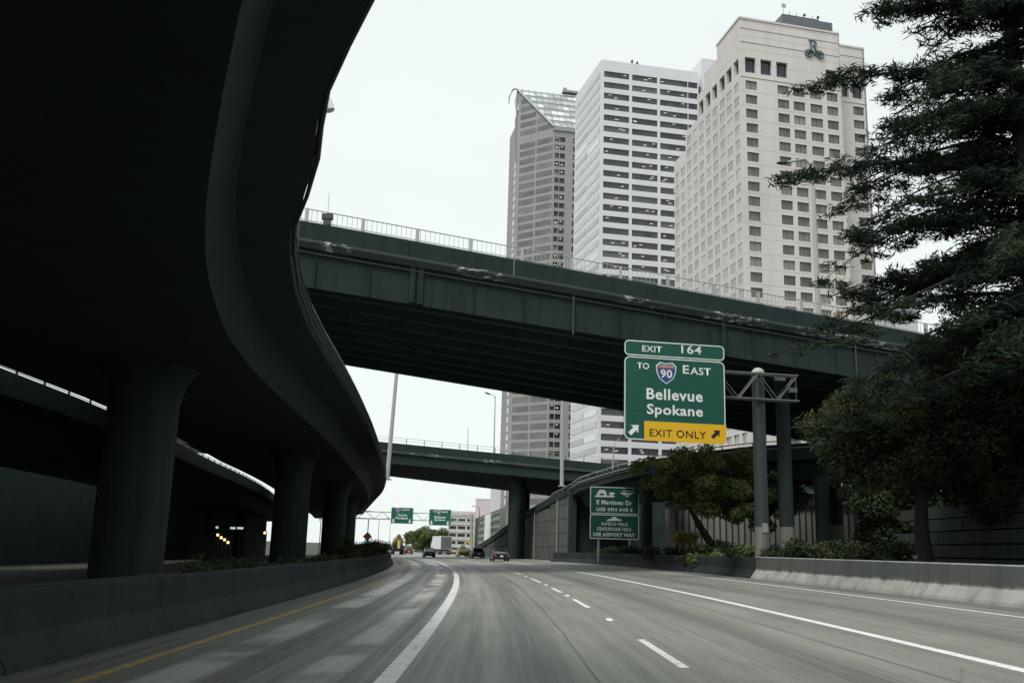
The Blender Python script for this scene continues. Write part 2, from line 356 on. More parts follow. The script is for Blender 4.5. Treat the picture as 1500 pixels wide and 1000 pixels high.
def strip(name, mat_, o0, o1, Ya, Yb, st=2.0, dz=0.005):
    n = max(1, int((Yb-Ya)/st)); ys = [Ya+(Yb-Ya)*k/n for k in range(n+1)]
    return sheet(name, mat_, [o0, o1], ys, lambda x, Y: gz(x)+dz, parent=road)
strip('yellow_edge_line', M['lineyellow'], -4.93, -4.78, -30, 400)
strip('solid_lane_line', M['linewhite'], -1.45, -1.20, -30, 170)
strip('solid_lane_line', M['linewhite'], lambda Y: 6.37 - max(0, Y-30)*0.004, lambda Y: 6.58 - max(0, Y-30)*0.004, -30, 120)
strip('white_edge_line', M['linewhite'], 11.32, 11.46, -30, 110)
for a, b in ((12.6, 16.4), (24.9, 28.9), (33.2, 36.9), (42.5, 48), (55, 60), (67, 72), (80, 85), (94, 99), (110, 115), (126, 131), (-2, 2), (-14, -10)):
    strip('lane_dash', M['linewhite'], 2.27, 2.40, a, b)
for y_ in (20.8, 31.0, 39.7, 51.5, 63):
    b_ = MB(); x_ = s(y_)+2.33; b_.prism([(x_-.07, y_-.25, gz(x_)+.004), (x_+.07, y_-.25, gz(x_)+.004), (x_+.055, y_-.2, gz(x_)+.03), (x_-.055, y_-.2, gz(x_)+.03)], (0, .3, 0)); b_.build('lane_marker', M['linewhite'], road)
# right hand verge rising to the wall
def verge_z(x, Y): 
    o_ = x-s(Y); return gz(x) + max(0, min(1.0, (o_-14.5)*0.12))
vs = sheet('verge', M['ground'], [13.9, 14.6, 17, 20, 25, 33, 45], [y*4.0 for y in range(-10, 30)], lambda x, Y: verge_z(x, Y)-.03, kind='structure', uv=False)

# ------------------------------------------------------------------ barriers in cast segments
def barrier_run(name, label, cat, mat_, off, side, Ya, Yb, seg, hgt=1.0, prof=None):
    e = empty(name, (s(Ya)+off(Ya), Ya, gz(s(Ya)+off(Ya))), 0, label, cat); base = e.location.copy()
    y = Ya
    while y < Yb:
        y1 = min(y+seg-0.03, Yb); b = MB(); rings = []
        for k in range(4):
            yy = y+(y1-y)*k/3; x = s(yy)+off(yy); z = gz(x)
            P = prof or [(0, 0), (0.03, 0.09), (0.27, 0.42), (0.3, hgt-0.03), (0.33, hgt), (0.5, hgt), (0.53, hgt-0.03), (0.6, 0)]
            rings.append([(x+side*a-base.x, yy-base.y, z+c-base.z) for a, c in P])
        b.loft(rings); o = b.build('barrier_segment', mat_, e); y += seg
    return e
def roff(Y): return RIGHT(Y)-0.15
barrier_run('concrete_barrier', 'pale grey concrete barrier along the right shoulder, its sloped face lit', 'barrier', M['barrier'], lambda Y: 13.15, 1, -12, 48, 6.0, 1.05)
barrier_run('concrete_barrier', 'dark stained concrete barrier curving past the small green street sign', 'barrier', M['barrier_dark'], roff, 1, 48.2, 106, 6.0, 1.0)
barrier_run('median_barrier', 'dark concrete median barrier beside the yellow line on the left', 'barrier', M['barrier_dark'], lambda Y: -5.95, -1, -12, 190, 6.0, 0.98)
# ------------------------------------------------------------------ sweep for decks
def sweep(mb, ys, fn, sec, mi=None):
    """sec: list of (dx, z) relative to fn(Y) -> (x, z0)"""
    rings = []
    for Y in ys:
        x, z0 = fn(Y); rings.append([(x+a, Y, z0+c) for a, c in sec])
    mb.loft(rings)
ET = [(-40, 20.0), (4, 1.0), (10.8, -1.92), (12.3, -2.55), (13.7, -3.1), (15.0, -3.45), (16.4, -3.78), (18.4, -4.4), (20.2, -5.03), (22.2, -5.5), (25.6, -6.1), (30.1, -6.65), (35.1, -7.0)]
def edge(Y):
    if Y >= 35.1: return s(Y)-6.55-min(0.75, (Y-35.1)*0.02)
    for (a, xa), (b, xb) in zip(ET, ET[1:]):
        if Y <= b: return xa+(xb-xa)*(Y-a)/(b-a)
VY = [-40, -20, -8, 0, 3, 5, 7, 9, 10.8, 12.3, 13.7, 15, 16.4, 17.5, 18.4, 19.4, 20.2, 22.2, 24, 25.6, 27.8, 30.1, 32.5, 35.1, 37.5, 40, 43, 46, 49, 52, 56, 60, 68, 76, 85, 95, 105, 115, 125, 135, 150, 170, 190, 210, 230]
via = empty('curved_viaduct', (-12, 30, 0), 0, 'black curved concrete viaduct overhead on the left, following the median', 'viaduct')
def vb(mb, name, mat_, smooth=False):
    o = mb.build(name, mat_, via, smooth=smooth); o.location = -via.location; return o
def leftedge(Y): return s(Y)-19.9-max(0, min(1.9, (Y-50)*.055))
def es(Y): return sum(edge(Y+k_) for k_ in range(-6, 7))/13.0
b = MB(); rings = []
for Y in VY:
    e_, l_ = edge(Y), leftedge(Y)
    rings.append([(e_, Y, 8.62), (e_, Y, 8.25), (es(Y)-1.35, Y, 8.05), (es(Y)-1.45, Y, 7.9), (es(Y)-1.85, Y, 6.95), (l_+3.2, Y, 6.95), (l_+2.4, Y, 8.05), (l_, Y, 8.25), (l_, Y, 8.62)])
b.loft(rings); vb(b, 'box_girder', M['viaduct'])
b = MB(); b.loft([[(edge(Y)-.02, Y, 8.62), (edge(Y)-.02, Y, 9.12), (edge(Y)-.12, Y, 9.16), (edge(Y)-.34, Y, 9.16), (edge(Y)-.4, Y, 8.62)] for Y in VY]); vb(b, 'parapet', M['viaduct'])
b = MB(); b.loft([[(leftedge(Y)+.02, Y, 8.62), (leftedge(Y)+.02, Y, 9.45), (leftedge(Y)+.35, Y, 9.45), (leftedge(Y)+.4, Y, 8.62)] for Y in VY]); vb(b, 'parapet', M['viaduct'])
for z_, o_, r_ in ((9.48, -.2, .035), (9.3, -.2, .025), (8.95, .07, .035), (8.72, .07, .03), (8.42, .09, .045)):
    b = MB(); b.tube([(edge(Y)+o_, Y, z_) for Y in VY if Y > 8], r_, 6)
    vb(b, 'hand_rail' if z_ > 9.2 else 'conduit', M['steel'] if z_ > 9.2 else M['darksteel'])
y = 10.0
while y < 140:
    b = MB(); x_ = edge(y)-.2; b.box(x_-.03, x_+.03, y-.04, y+.04, 9.16, 9.5); vb(b, 'rail_post', M['darksteel']); y += 2.0 if y < 60 else 5.0
for y_ in (16.8, 17.6, 20.6, 21.6, 22.6):          # brackets on the fascia
    b = MB(); x_ = edge(y_); b.prism([(x_-.02, y_, 8.45), (x_+.14, y_, 8.6), (x_+.14, y_, 9.3), (x_+.08, y_, 9.5), (x_-.02, y_, 9.3)], (0, .1, 0)); vb(b, 'fascia_bracket', M['darksteel'])
def column(parent, x, Y, zt, r_, mat_, foot=None, n=20, flare=True, name='column', base=None):
    b = MB(); z0 = verge_z(x, Y)-.3 if x > 10 else gz(x)-.3
    pts = [(x, Y, z0), (x, Y, zt-1.2), (x, Y, zt-.5), (x, Y, zt)]; b.tube(pts, [r_, r_, r_*1.15 if flare else r_, r_*1.5 if flare else r_], n)
    o = b.build(name, mat_, parent, smooth=True); o.location = -parent.location
    if foot:
        b = MB(); b.tube([(x, Y, z0), (x, Y, z0+foot)], r_+.012, n); q = b.build('painted_foot', M['column_pale'], o, smooth=True)
    return o
for y_ in (-2, 31, 60, 90, 120, 150, 180): column(via, s(y_)-11.7, y_, 6.97, 1.1, M['column'])
# second viaduct further left
v2 = empty('parallel_viaduct', (-24, 40, 0), 0, 'second dark viaduct seen through the gap under the left deck', 'viaduct')
def f2(Y): return (s(Y)-21.8-max(0, min(1.6, (Y-55)*.05)), 0)
vy2 = list(range(-20, 230, 10))
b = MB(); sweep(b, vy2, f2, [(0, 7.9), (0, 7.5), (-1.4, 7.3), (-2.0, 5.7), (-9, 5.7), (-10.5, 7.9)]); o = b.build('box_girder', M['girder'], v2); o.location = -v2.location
b = MB(); sweep(b, vy2, f2, [(-.02, 7.9), (-.02, 8.6), (-.3, 8.6), (-.35, 7.9)]); o = b.build('parapet', M['girder'], v2); o.location = -v2.location
for z_ in (8.72, 8.84):
    b = MB(); b.tube([(f2(Y)[0]-.15, Y, z_) for Y in vy2], .025, 6); o = b.build('hand_rail', M['steel'], v2); o.location = -v2.location
for y_ in range(10, 130, 3):
    b = MB(); x_ = f2(y_)[0]-.15; b.box(x_-.04, x_+.04, y_-.05, y_+.05, 8.6, 8.86); o = b.build('rail_post', M['darksteel'], v2); o.location = -v2.location
for y_ in (22, 52, 84, 114, 144): column(v2, s(y_)-27.5, y_, 5.72, 0.85, M['column'])
# added dark block behind it to keep out sky light; a few lit lamps
bw = empty('sky_blocker', (-46, 60, gz(-46)-.1), 0, 'added dark wall blocking the sky light past the far side of the viaducts', 'building')
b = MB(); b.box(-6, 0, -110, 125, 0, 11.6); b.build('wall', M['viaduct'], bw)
b = MB(); b.box(-6.3, .3, -110.3, 125.3, 11.6, 11.9); b.build('roof', M['viaduct'], bw)
M['lampwarm'] = plain('warm lamp glass', (0.8, 0.6, 0.2), 0.4, emit=(1, 0.62, 0.2, 2.5))
M['lampcool'] = plain('cool lamp glass', (0.8, 0.9, 0.85), 0.4, emit=(0.75, 0.95, 0.9, .45))
LT = [((319, 783), 0, 'first'), ((324, 787), 0, 'second'), ((329, 790), 0, 'third'), ((334, 794), 0, 'fourth'), ((388, 780), 0, 'single')]
for (px, py), k_, nm in LT:
    p = atY(px, py, 88); e = empty('wall_lamp', (p.x, p.y, p.z), 0, ('tiny warm lamp, %s from the left in the descending row under the left viaducts' % nm) if nm != 'single' else 'single warm lamp right of the row of lamps under the left viaducts', 'lamp', 'warm lamps in a row under the viaduct' if nm != 'single' else None)
    b = MB(); b.tube([(0, 0, -.1), (0, 0, .1)], .1, 8); b.build('lamp_glass', M['lampwarm'], e)
    b = MB(); b.box(-.03, .03, 0, .6, .1, .16); b.build('bracket', M['darksteel'], e)
    b = MB(); b.tube([(0, .6, .13), (0, .6, -p.z-1.2)], .05, 6); b.build('pole', M['darksteel'], e)
for (px, py), wd in (((318, 772), .3), ((341, 773), .6), ((352, 773), .7), ((470, 762), .5)):
    p = atY(px, py, 112 if px < 400 else 130); e = empty('strip_lamp', p, 0, 'pale strip lamp %s, under the left viaducts' % {318: 'at the left end of the group', 341: 'in the middle of the group', 352: 'widest of the group', 470: 'alone between the far columns'}[px], 'lamp')
    b = MB(); b.box(-wd/2, wd/2, -.05, .05, -.12, .12); b.build('diffuser', M['lampcool'], e); b = MB(); b.box(-wd/2-.03, wd/2+.03, -.06, .06, .121, .2); b.build('housing', M['darksteel'], e)
    b = MB(); b.tube([(0, .1, .15), (0, .1, -p.z-1.4)], .05, 6); b.build('pole', M['darksteel'], e)

# ------------------------------------------------------------------ crossing overpass (near)
OX0, OY0, OZ0, OS, OG = -11.4, 50.0, 18.84, 0.29, -0.068
def oz(x): return OZ0+OG*(x-OX0)
def on(x): return OY0+OS*(x-OX0)
def ofar(x): return 74.4+0.42*(x+12.9) if x > -40 else 74.4+.42*(-27.1)
ov = empty('crossing_overpass', (0, 62, 0), 0, 'dark concrete overpass crossing above the freeway, nearest of the two crossing decks', 'bridge')
def ob(mb, name, mat_, smooth=False, par=None):
    o = mb.build(name, mat_, par or ov, smooth=smooth); 
    if not par: o.location = -ov.location
    return o
XS = [-70, -50, -35, -20, -12, -4, 4, 12, 20, 30, 42, 60, 80]
def oring(x, sec): return [(x, on(x)+a, oz(x)+c) for a, c in sec]
b = MB(); b.loft([oring(x, [(.28, -1.5), (.28, -3.68), (.62, -3.68), (.75, -3.5), (.75, -1.5)]) for x in XS]); ob(b, 'edge_girder', M['girder'])
# deck slab; pale flecks on its edge are painted sky light
b = MB(); b.loft([[(x, on(x)+.75, oz(x)-1.48), (x, on(x)+.75, oz(x)-1.0), (x, ofar(x)-.2, oz(x)-1.0), (x, ofar(x)-.2, oz(x)-1.48)] for x in XS]); ob(b, 'deck_slab', M['soffit'])
b = MB(); b.loft([oring(x, [(-.12, -1.02), (-.12, -1.18), (.1, -1.5), (.75, -1.5), (.75, -1.0), (-.05, -1.0)]) for x in XS]); ob(b, 'slab_edge', M['ledge'])
for k in range(1, 8):
    b = MB()
    b.loft([[(x, on(x)+(ofar(x)-on(x))*k/8-.3, oz(x)-1.482), (x, on(x)+(ofar(x)-on(x))*k/8-.3, oz(x)-3.3), (x, on(x)+(ofar(x)-on(x))*k/8+.3, oz(x)-3.3), (x, on(x)+(ofar(x)-on(x))*k/8+.3, oz(x)-1.482)] for x in XS]); ob(b, 'girder', M['soffit'])
b = MB(); b.loft([[(x, ofar(x)-.2, oz(x)-.1), (x, ofar(x), oz(x)-.1), (x, ofar(x), oz(x)-3.65), (x, ofar(x)-.6, oz(x)-3.65), (x, ofar(x)-.6, oz(x)-1.485), (x, ofar(x)-.2, oz(x)-1.485)] for x in XS]); ob(b, 'edge_girder', M['soffit'])
x = -66.0
while x < 78:     # parapet cast in lengths
    b = MB(); x1 = x+5.97; b.loft([oring(q, [(-.03, -.997), (-.03, -.08), (.02, 0), (.24, 0), (.36, -.997)]) for q in (x, x1)]); ob(b, 'parapet_segment', M['viaduct']); x += 6
# pilasters, bearing stiffeners
for x_ in (-26, -5.9, -5.45, 13, 33, 52):
    b = MB(); b.prism([(x_, on(x_)+.14, oz(x_)-1.5), (x_+.3, on(x_+.3)+.14, oz(x_)-1.5), (x_+.3, on(x_+.3)+.14, oz(x_)-3.62), (x_, on(x_)+.14, oz(x_)-3.62)], (0, .2, 0)); ob(b, 'pilaster', M['girder'])
for x_ in (-14.2, 3.6, 22.3, 41):
    b = MB(); z_ = oz(x_); b.tube([(x_, on(x_)-.02, z_-1.25), (x_, on(x_)+.16, z_-1.6), (x_, on(x_)+.18, z_-3.9)], .06, 8); ob(b, 'drain_pipe', M['darksteel'])
for x_ in [-40+2.9*k for k in range(34)]:
    b = MB(); z_ = oz(x_); b.box(x_-.02, x_+.02, on(x_)+.16, on(x_)+.275, z_-3.6, z_-1.55); ob(b, 'stiffener', M['girder'])
b = MB(); b.tube([(x, on(x)+.17, oz(x)-1.75) for x in (-60, 60)], .05, 6); ob(b, 'conduit', M['darksteel'])
# railing: posts every 3 m, bars joined
post_x = [-66+3.02*k for k in range(48)]
for x_ in post_x:
    b = MB(); z_ = oz(x_); b.box(x_-.09, x_+.09, on(x_)+.05, on(x_)+.2, z_, z_+.78); ob(b, 'rail_post', M['steel'])
b = MB(); b.tube([(x, on(x)+.12, oz(x)+.76) for x in (-70, 80)], .03, 6); ob(b, 'top_rail', M['palepole'])
b = MB(); b.tube([(x, on(x)+.12, oz(x)+.1) for x in (-70, 80)], .025, 6); ob(b, 'bottom_rail', M['palepole'])
bars = MB(); bx_ = []
x = -30.0
while x < 46:
    bx_.append(x); x += .27
for i, x_ in enumerate(bx_):
    bars.box(x_-.012, x_+.012, on(x_)+.11, on(x_)+.135, oz(x_)+.1, oz(x_)+.75)
o = ob(bars, 'rail_bars', M['palepole']); o['kind'] = 'stuff'
for (x_, y_, r_) in ((18.2, 62.5, .47), (24.2, 71, .62), (31, 77, .7), (40, 86, .7), (-24, 58, .8), (-27, 68, .8)): column(ov, x_, y_, oz(x_)-3.6 if x_ > 0 else oz(x_)-3.6, r_, M['column'], 2.4 if x_ > 0 else None)
# small fixture standing on the parapet
p = atY(480, 333, 50.6); e = empty('deck_fixture', (p.x, on(p.x)+.1, oz(p.x)), 0, 'small dark box fixture with thin aerial on the near overpass parapet', 'fixture')
b = MB(); b.box(-.2, .2, -.1, .12, 0, .35); b.box(-.3, .3, -.14, .16, .35, .66); b.build('box', M['darksteel'], e); b = MB(); b.tube([(0, 0, .66), (0, 0, 1.9)], .015, 6); b.build('aerial', M['steel'], e)

# ------------------------------------------------------------------ crossing overpass (far)
o3 = empty('crossing_overpass', (-5, 135, 0), 0, 'second crossing overpass further along, seen framed under the near one', 'bridge')
def z3(x): return 14.56-.067*(x+15.8)
X3 = [-90, -60, -40, -20, -10, 0, 10, 25, 45]
def far3(x): return 152+.42*(x+19) if x > -60 else 134
def o3b(mb, name, mat_): o = mb.build(name, mat_, o3); o.location = -o3.location; return o
b = MB(); b.loft([[(x, 125.2, z3(x)-1.0), (x, 125.2, z3(x)-2.7), (x, 126, z3(x)-2.75), (x, far3(x), z3(x)-2.75), (x, far3(x), z3(x)-1.0)] for x in X3]); o3b(b, 'girder', M['girder'])
b = MB(); b.loft([[(x, 124.9, z3(x)-1.0), (x, 124.9, z3(x)-1.3), (x, 125.19, z3(x)-1.45), (x, 125.19, z3(x)-1.0)] for x in X3]); o3b(b, 'slab_edge', M['ledge'])
b = MB(); b.loft([[(x, 125.0, z3(x)-.997), (x, 125.0, z3(x)), (x, 125.3, z3(x)), (x, 125.4, z3(x)-.997)] for x in X3]); o3b(b, 'parapet', M['viaduct'])
for x_ in [-30+2.35*k for k in range(24)]:
    b = MB(); b.box(x_-.04, x_+.04, 125.1, 125.18, z3(x_), z3(x_)+.75); o3b(b, 'rail_post', M['darksteel'])
b = MB(); b.tube([(x, 125.14, z3(x)+.74) for x in (-60, 40)], .03, 6); o3b(b, 'top_rail', M['palepole'])
b = MB(); b.tube([(x, 125.14, z3(x)+.4) for x in (-60, 40)], .025, 6); o3b(b, 'middle_rail', M['palepole'])
for (px, y_, r_) in ((761, 128, .85), (771.5, 131, .5), (777, 149, .6)):
    x_ = (px-750)/1385*y_; column(o3, x_, y_, z3(x_)-2.7, r_, M['girder'], flare=False)
    
# ------------------------------------------------------------------ retaining wall with ramp
WZ = [(100, 8.0), (106, 7.7), (113, 7.4), (133, 6.0), (150, 4.2), (161, 2.9), (167, 2.3), (181, .9), (195, .1)]
def wz(Y):
    for (a, za), (b_, zb) in zip(WZ, WZ[1:]):
        if Y <= b_: return za+(zb-za)*(Y-a)/(b_-a)
    return .1
def wx(Y): return s(Y)+13.25
rw = empty('retaining_wall', (wx(106), 106, gz(wx(106))), 0, 'tall panelled concrete retaining wall carrying a ramp, right of the freeway', 'retaining wall')
def rb(mb, name, mat_): o = mb.build(name, mat_, rw); o.location = -rw.location; return o
wy = [106+4*k for k in range(24)]
b = MB(); b.loft([[(wx(Y)+.12, Y, -1.5), (wx(Y)+.12, Y, wz(Y)-.1), (wx(Y)+6.5, Y, wz(Y)-.1), (wx(Y)+6.5, Y, -1.5)] for Y in wy]); rb(b, 'fill', M['viaduct'])
b = MB(); b.loft([[(wx(Y)-.12, Y, wz(Y)-.25), (wx(Y)-.12, Y, wz(Y)+.62), (wx(Y)+.25, Y, wz(Y)+.62), (wx(Y)+.25, Y, wz(Y)-.25)] for Y in wy]); rb(b, 'coping', M['girder'])
panel_me = {}
cnt = 0
for k in range(60):
    Y0 = 106.9+2.2*k; x0 = wx(Y0); hd = heading(Y0)
    for r_ in range(5):
        zb = gz(x0)+.05+r_*1.55
        if zb > wz(Y0)-.35: continue
        ztop = min(zb+1.5, wz(Y0+2.15)-.26)
        if ztop-zb < .35: continue
        key = round(ztop-zb, 1) if ztop-zb < 1.49 else 1.5
        if key not in panel_me:
            q = MB(); q.prism([(0, 0, 0), (0, 2.14, 0), (0, 2.14, key), (0, 0, key)], (.13, 0, 0)); panel_me[key] = q.mesh('panel', M['wallpanel'])
        o = link('panel', panel_me[key], rw); o.location = Vector((x0+random.uniform(-.015, .015), Y0, zb))-rw.location; o.rotation_euler = (0, 0, -hd); cnt += 1
b = MB(); b.box(wx(106)-.16, wx(106)+.7, 105.2, 106.6, -.5, 8.0); rb(b, 'end_pilaster', M['column'])
for y_ in (113, 128): 
    b = MB(); b.tube([(wx(y_)-.08, y_, .2), (wx(y_)-.08, y_, wz(y_)-.2)], .07, 8); rb(b, 'drain_pipe', M['steel'])
# curved ramp bridge springing from the wall towards the right
RP = [(wx(118)+.1, 118, 7.9), (wx(112)+.1, 112, 8.15), (wx(106)+.1, 106, 8.45), (7.5, 101, 8.75), (8.9, 96, 9.0), (10.3, 90, 9.2), (12.2, 83, 9.35), (14.8, 76, 9.4), (18, 70, 9.4), (23, 65, 9.4), (30, 61.5, 9.4), (44, 58, 9.4)]
rp = empty('curved_ramp', (12, 84, 0), 0, 'curved ramp bridge leaving the top of the retaining wall behind the trees', 'ramp')
def rpb(mb, name, mat_): o = mb.build(name, mat_, rp); o.location = -rp.location; return o
def offs(P, i, d):
    a = Vector(P[max(i-1, 0)][:2]); c = Vector(P[min(i+1, len(P)-1)][:2]); t = (c-a).normalized(); n_ = Vector((-t.y, t.x)); return Vector(P[i][:2])+n_*d
def rring(i, sec):
    out = []
    for a, c in sec:
        q = offs(RP, i, a); out.append((q.x, q.y, RP[i][2]+c))
    return out
b = MB(); b.loft([rring(i, [(0, -.9), (0, -1.2), (.9, -1.35), (1.6, -2.5), (6, -2.5), (7.6, -.9)]) for i in range(2, len(RP))]); rpb(b, 'box_girder', M['girder'])
b = MB(); b.loft([rring(i, [(-.02, -.897), (-.02, -.05), (.25, -.05), (.32, -.897)]) for i in range(0, len(RP))]); rpb(b, 'parapet', M['girder'])
b = MB(); b.loft([rring(i, [(7.35, -.897), (7.35, -.05), (7.6, -.05), (7.6, -.897)]) for i in range(2, len(RP))]); rpb(b, 'parapet', M['palepole'])
for zz, oo, m_ in ((.2, .1, 'palepole'), (-.35, -.1, 'steel'), (-.6, -.1, 'darksteel')):
    b = MB(); b.tube([rring(i, [(oo, zz)])[0] for i in range(0, len(RP))], .045, 6); rpb(b, 'hand_rail' if zz > 0 else 'conduit', M[m_])
for i in range(len(RP)-2):
    for t in (0, .5):
        q0 = rring(i, [(.1, -.05)])[0]; q1 = rring(i+1, [(.1, -.05)])[0]; q = Vector(q0).lerp(Vector(q1), t)
        b = MB(); b.box(q.x-.04, q.x+.04, q.y-.04, q.y+.04, q.z, q.z+.27); rpb(b, 'rail_post', M['steel'])
for (px, y_, r_) in ((952, 84, .5), (1206, 66, .5)):
    x_ = (px-750)/1385*y_; column(rp, x_, y_, 7.0, r_, M['column'], 1.0)
ab = empty('abutment', (24, 113, 0), 0, 'dark concrete abutment wall closing the space under the curved ramp', 'wall')
for i in range(12):
    b = MB(); b.box(-15+i*3.4, -11.64+i*3.4, 0, 1, -.5, 7.2); b.build('wall_panel', M['viaduct'], ab)
# pale building glimpsed between trunks
pb = empty('shed', (20, 97, .5), 0, 'pale ribbed wall of a low shed glimpsed between the trunks under the overpass', 'building')
M['palewall'] = concrete('pale ribbed wall', (0.24, 0.24, 0.22), 0.3, 0.5)
b = MB(); b.box(-3, 22, 0, 6, 0, 6); b.build('wall', M['palewall'], pb)
for k in range(40):
    b = MB(); b.box(-2.9+k*.62, -2.78+k*.62, -.08, -.003, .2, 5.9); b.build('wall_rib', M['column'], pb)
b = MB(); b.box(-3.2, 22.2, -.3, 6.2, 6.002, 6.25); b.build('roof', M['girder'], pb)

# ------------------------------------------------------------------ right-hand wall of long courses
cw = empty('course_wall', (18.2, 30, .5), R(-3), 'low dark wall of long horizontal concrete courses behind the right barrier', 'retaining wall')
cme = []
for q_ in range(3):
    c_ = MB(); t_ = random.uniform(.05, .1); c_.prism([(0, 0, 0), (0, 4.95, 0), (0, 4.95, .5), (0, 0, .5)], (.3, 0, 0)); cme.append(c_.mesh('course_block', M['course']))
for r_ in range(6):
    for k in range(-6, 3):
        o = link('course_block', random.choice(cme), cw); o.location = (random.uniform(-.05, .05)+r_*.06, k*5.0+(r_ % 2)*2.5, r_*.56+.02)
b = MB(); b.box(.5, 7, -30, 15, -.5, 3.4); b.build('backing', M['viaduct'], cw)

# ------------------------------------------------------------------ foliage
def leaves(name, clumps, n, size, mat_, parent, aspect=2.0, up=0.25, shell=0.5):
    """clumps: (x,y,z,rx,ry,rz); leaf quads spread through each clump"""
    C_ = np.array(clumps, float); wgt = C_[:, 3]*C_[:, 4]*C_[:, 5]; wgt = wgt**0.75; wgt /= wgt.sum()
    idx = np.random.choice(len(C_), n, p=wgt); d = np.random.normal(size=(n, 3)); d /= np.linalg.norm(d, axis=1)[:, None]
    rad = np.random.rand(n)**shell; c = C_[idx, :3]+d*rad[:, None]*C_[idx, 3:6]
    a = np.random.normal(size=(n, 3)); a[:, 2] *= .6; a /= np.linalg.norm(a, axis=1)[:, None]
    nn = d+np.random.normal(size=(n, 3))*.7; nn[:, 2] += up; bb = np.cross(nn, a); bb /= np.linalg.norm(bb, axis=1)[:, None]+1e-6
    sz = size*np.random.uniform(.6, 1.4, n)[:, None]
    A = a*sz*.5; B = bb*sz*.5/aspect
    V = np.stack([c-A, c-A*.1+B, c+A, c-A*.1-B], 1).reshape(-1, 3)
    me = bpy.data.meshes.new(name); me.vertices.add(n*4); me.vertices.foreach_set('co', V.ravel())
    me.loops.add(n*4); me.loops.foreach_set('vertex_index', np.arange(n*4)); me.polygons.add(n)
    me.polygons.foreach_set('loop_start', np.arange(n)*4); me.polygons.foreach_set('loop_total', np.full(n, 4)); me.materials.append(mat_); me.update(calc_edges=True)
    return link(name, me, parent)
def broad_tree(name, label, base, trunk, clumps, n, size, mat_, r0=.25, cat='tree', aspect=1.6, limbs=True, group=None):
    e = empty(name, base, 0, label, cat, group); B = Vector(base)
    t = [Vector(p)-B for p in trunk]; b = MB(); m_ = len(t); b.tube(t, [r0*(1-.6*k/(m_-1)) for k in range(m_)], 10); tr = b.build('trunk', M['bark'], e, smooth=True)
    if limbs:
        top = t[-1]
        for c in clumps[:16]:
            c_ = Vector(c[:3])-B; st = t[-1].lerp(t[max(0, m_-2)], random.random()*.8); mid = st.lerp(c_, .5)+Vector((0, 0, .2))
            q = MB(); q.tube([st, mid, c_], [r0*.35, r0*.22, r0*.06], 6); q.build('limb', M['bark'], e)
    leaves('crown', [(c[0]-B.x, c[1]-B.y, c[2]-B.z)+tuple(c[3:]) for c in clumps], n, size, mat_, e, aspect)
    return e
def clump_field(cx, cy, cz, rx, ry, rz, n, cr, flat=.7):
    out = []
    for _ in range(n):
        d = Vector((random.gauss(0, 1), random.gauss(0, 1), random.gauss(0, 1))).normalized()*(random.random()**.4)
        r_ = cr*random.uniform(.6, 1.35); out.append((cx+d.x*rx, cy+d.y*ry, cz+d.z*rz, r_, r_, r_*flat))
    return out
# middle tree beside the freeway, leaning trunk
random.seed(11)
broad_tree('deciduous_tree', 'green broadleaf tree with a dark leaning trunk behind the large exit sign', (14.6, 66, .5),
    [(14.6, 66, .3), (14.1, 66, 2.0), (13.2, 66, 3.4), (12.6, 66, 4.6), (12.7, 66, 5.6)], clump_field(14.2, 66, 6.5, 4.6, 3, 2.2, 84, .8)+clump_field(9.9, 64.5, 7.2, 1.5, 1.5, 1.1, 12, .55)+clump_field(16.6, 64, 4.3, 2.2, 1, 1.2, 12, .5), 60000, .17, M['leaf'], .36)
broad_tree('deciduous_tree', 'shaded broadleaf tree under the overpass, between the sign pole and the columns', (19.5, 74, 1.0),
    [(19.5, 74, .8), (19.7, 74, 3), (19.4, 74, 5)], clump_field(20, 74, 6.4, 4.0, 3, 2.8, 50, .9), 34000, .2, M['leaf'], .3)
# rounded shaggy tree behind the light barrier
random.seed(5)
broad_tree('shaggy_tree', 'large rounded shaggy dark green tree behind the pale barrier on the right', (16.6, 38, .7),
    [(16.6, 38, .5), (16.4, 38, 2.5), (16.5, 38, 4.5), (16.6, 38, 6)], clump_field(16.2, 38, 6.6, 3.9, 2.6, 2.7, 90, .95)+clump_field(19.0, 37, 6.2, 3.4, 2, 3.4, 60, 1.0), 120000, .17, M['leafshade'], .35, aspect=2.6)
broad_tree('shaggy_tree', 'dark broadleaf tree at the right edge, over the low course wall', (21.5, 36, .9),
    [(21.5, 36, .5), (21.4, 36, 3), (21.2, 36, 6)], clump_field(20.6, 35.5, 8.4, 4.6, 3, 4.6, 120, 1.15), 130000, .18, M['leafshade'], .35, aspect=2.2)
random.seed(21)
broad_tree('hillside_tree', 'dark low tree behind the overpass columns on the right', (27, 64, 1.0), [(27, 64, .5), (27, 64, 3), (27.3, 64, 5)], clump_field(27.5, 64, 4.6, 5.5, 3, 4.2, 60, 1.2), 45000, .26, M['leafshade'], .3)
broad_tree('hillside_tree', 'dark low tree between the course wall and the overpass at the right edge', (32, 52, 1.0), [(32, 52, .5), (32, 52, 3), (32, 52, 5)], clump_field(31, 52, 4.8, 6.5, 3, 4.4, 60, 1.2), 45000, .26, M['leafshade'], .3)
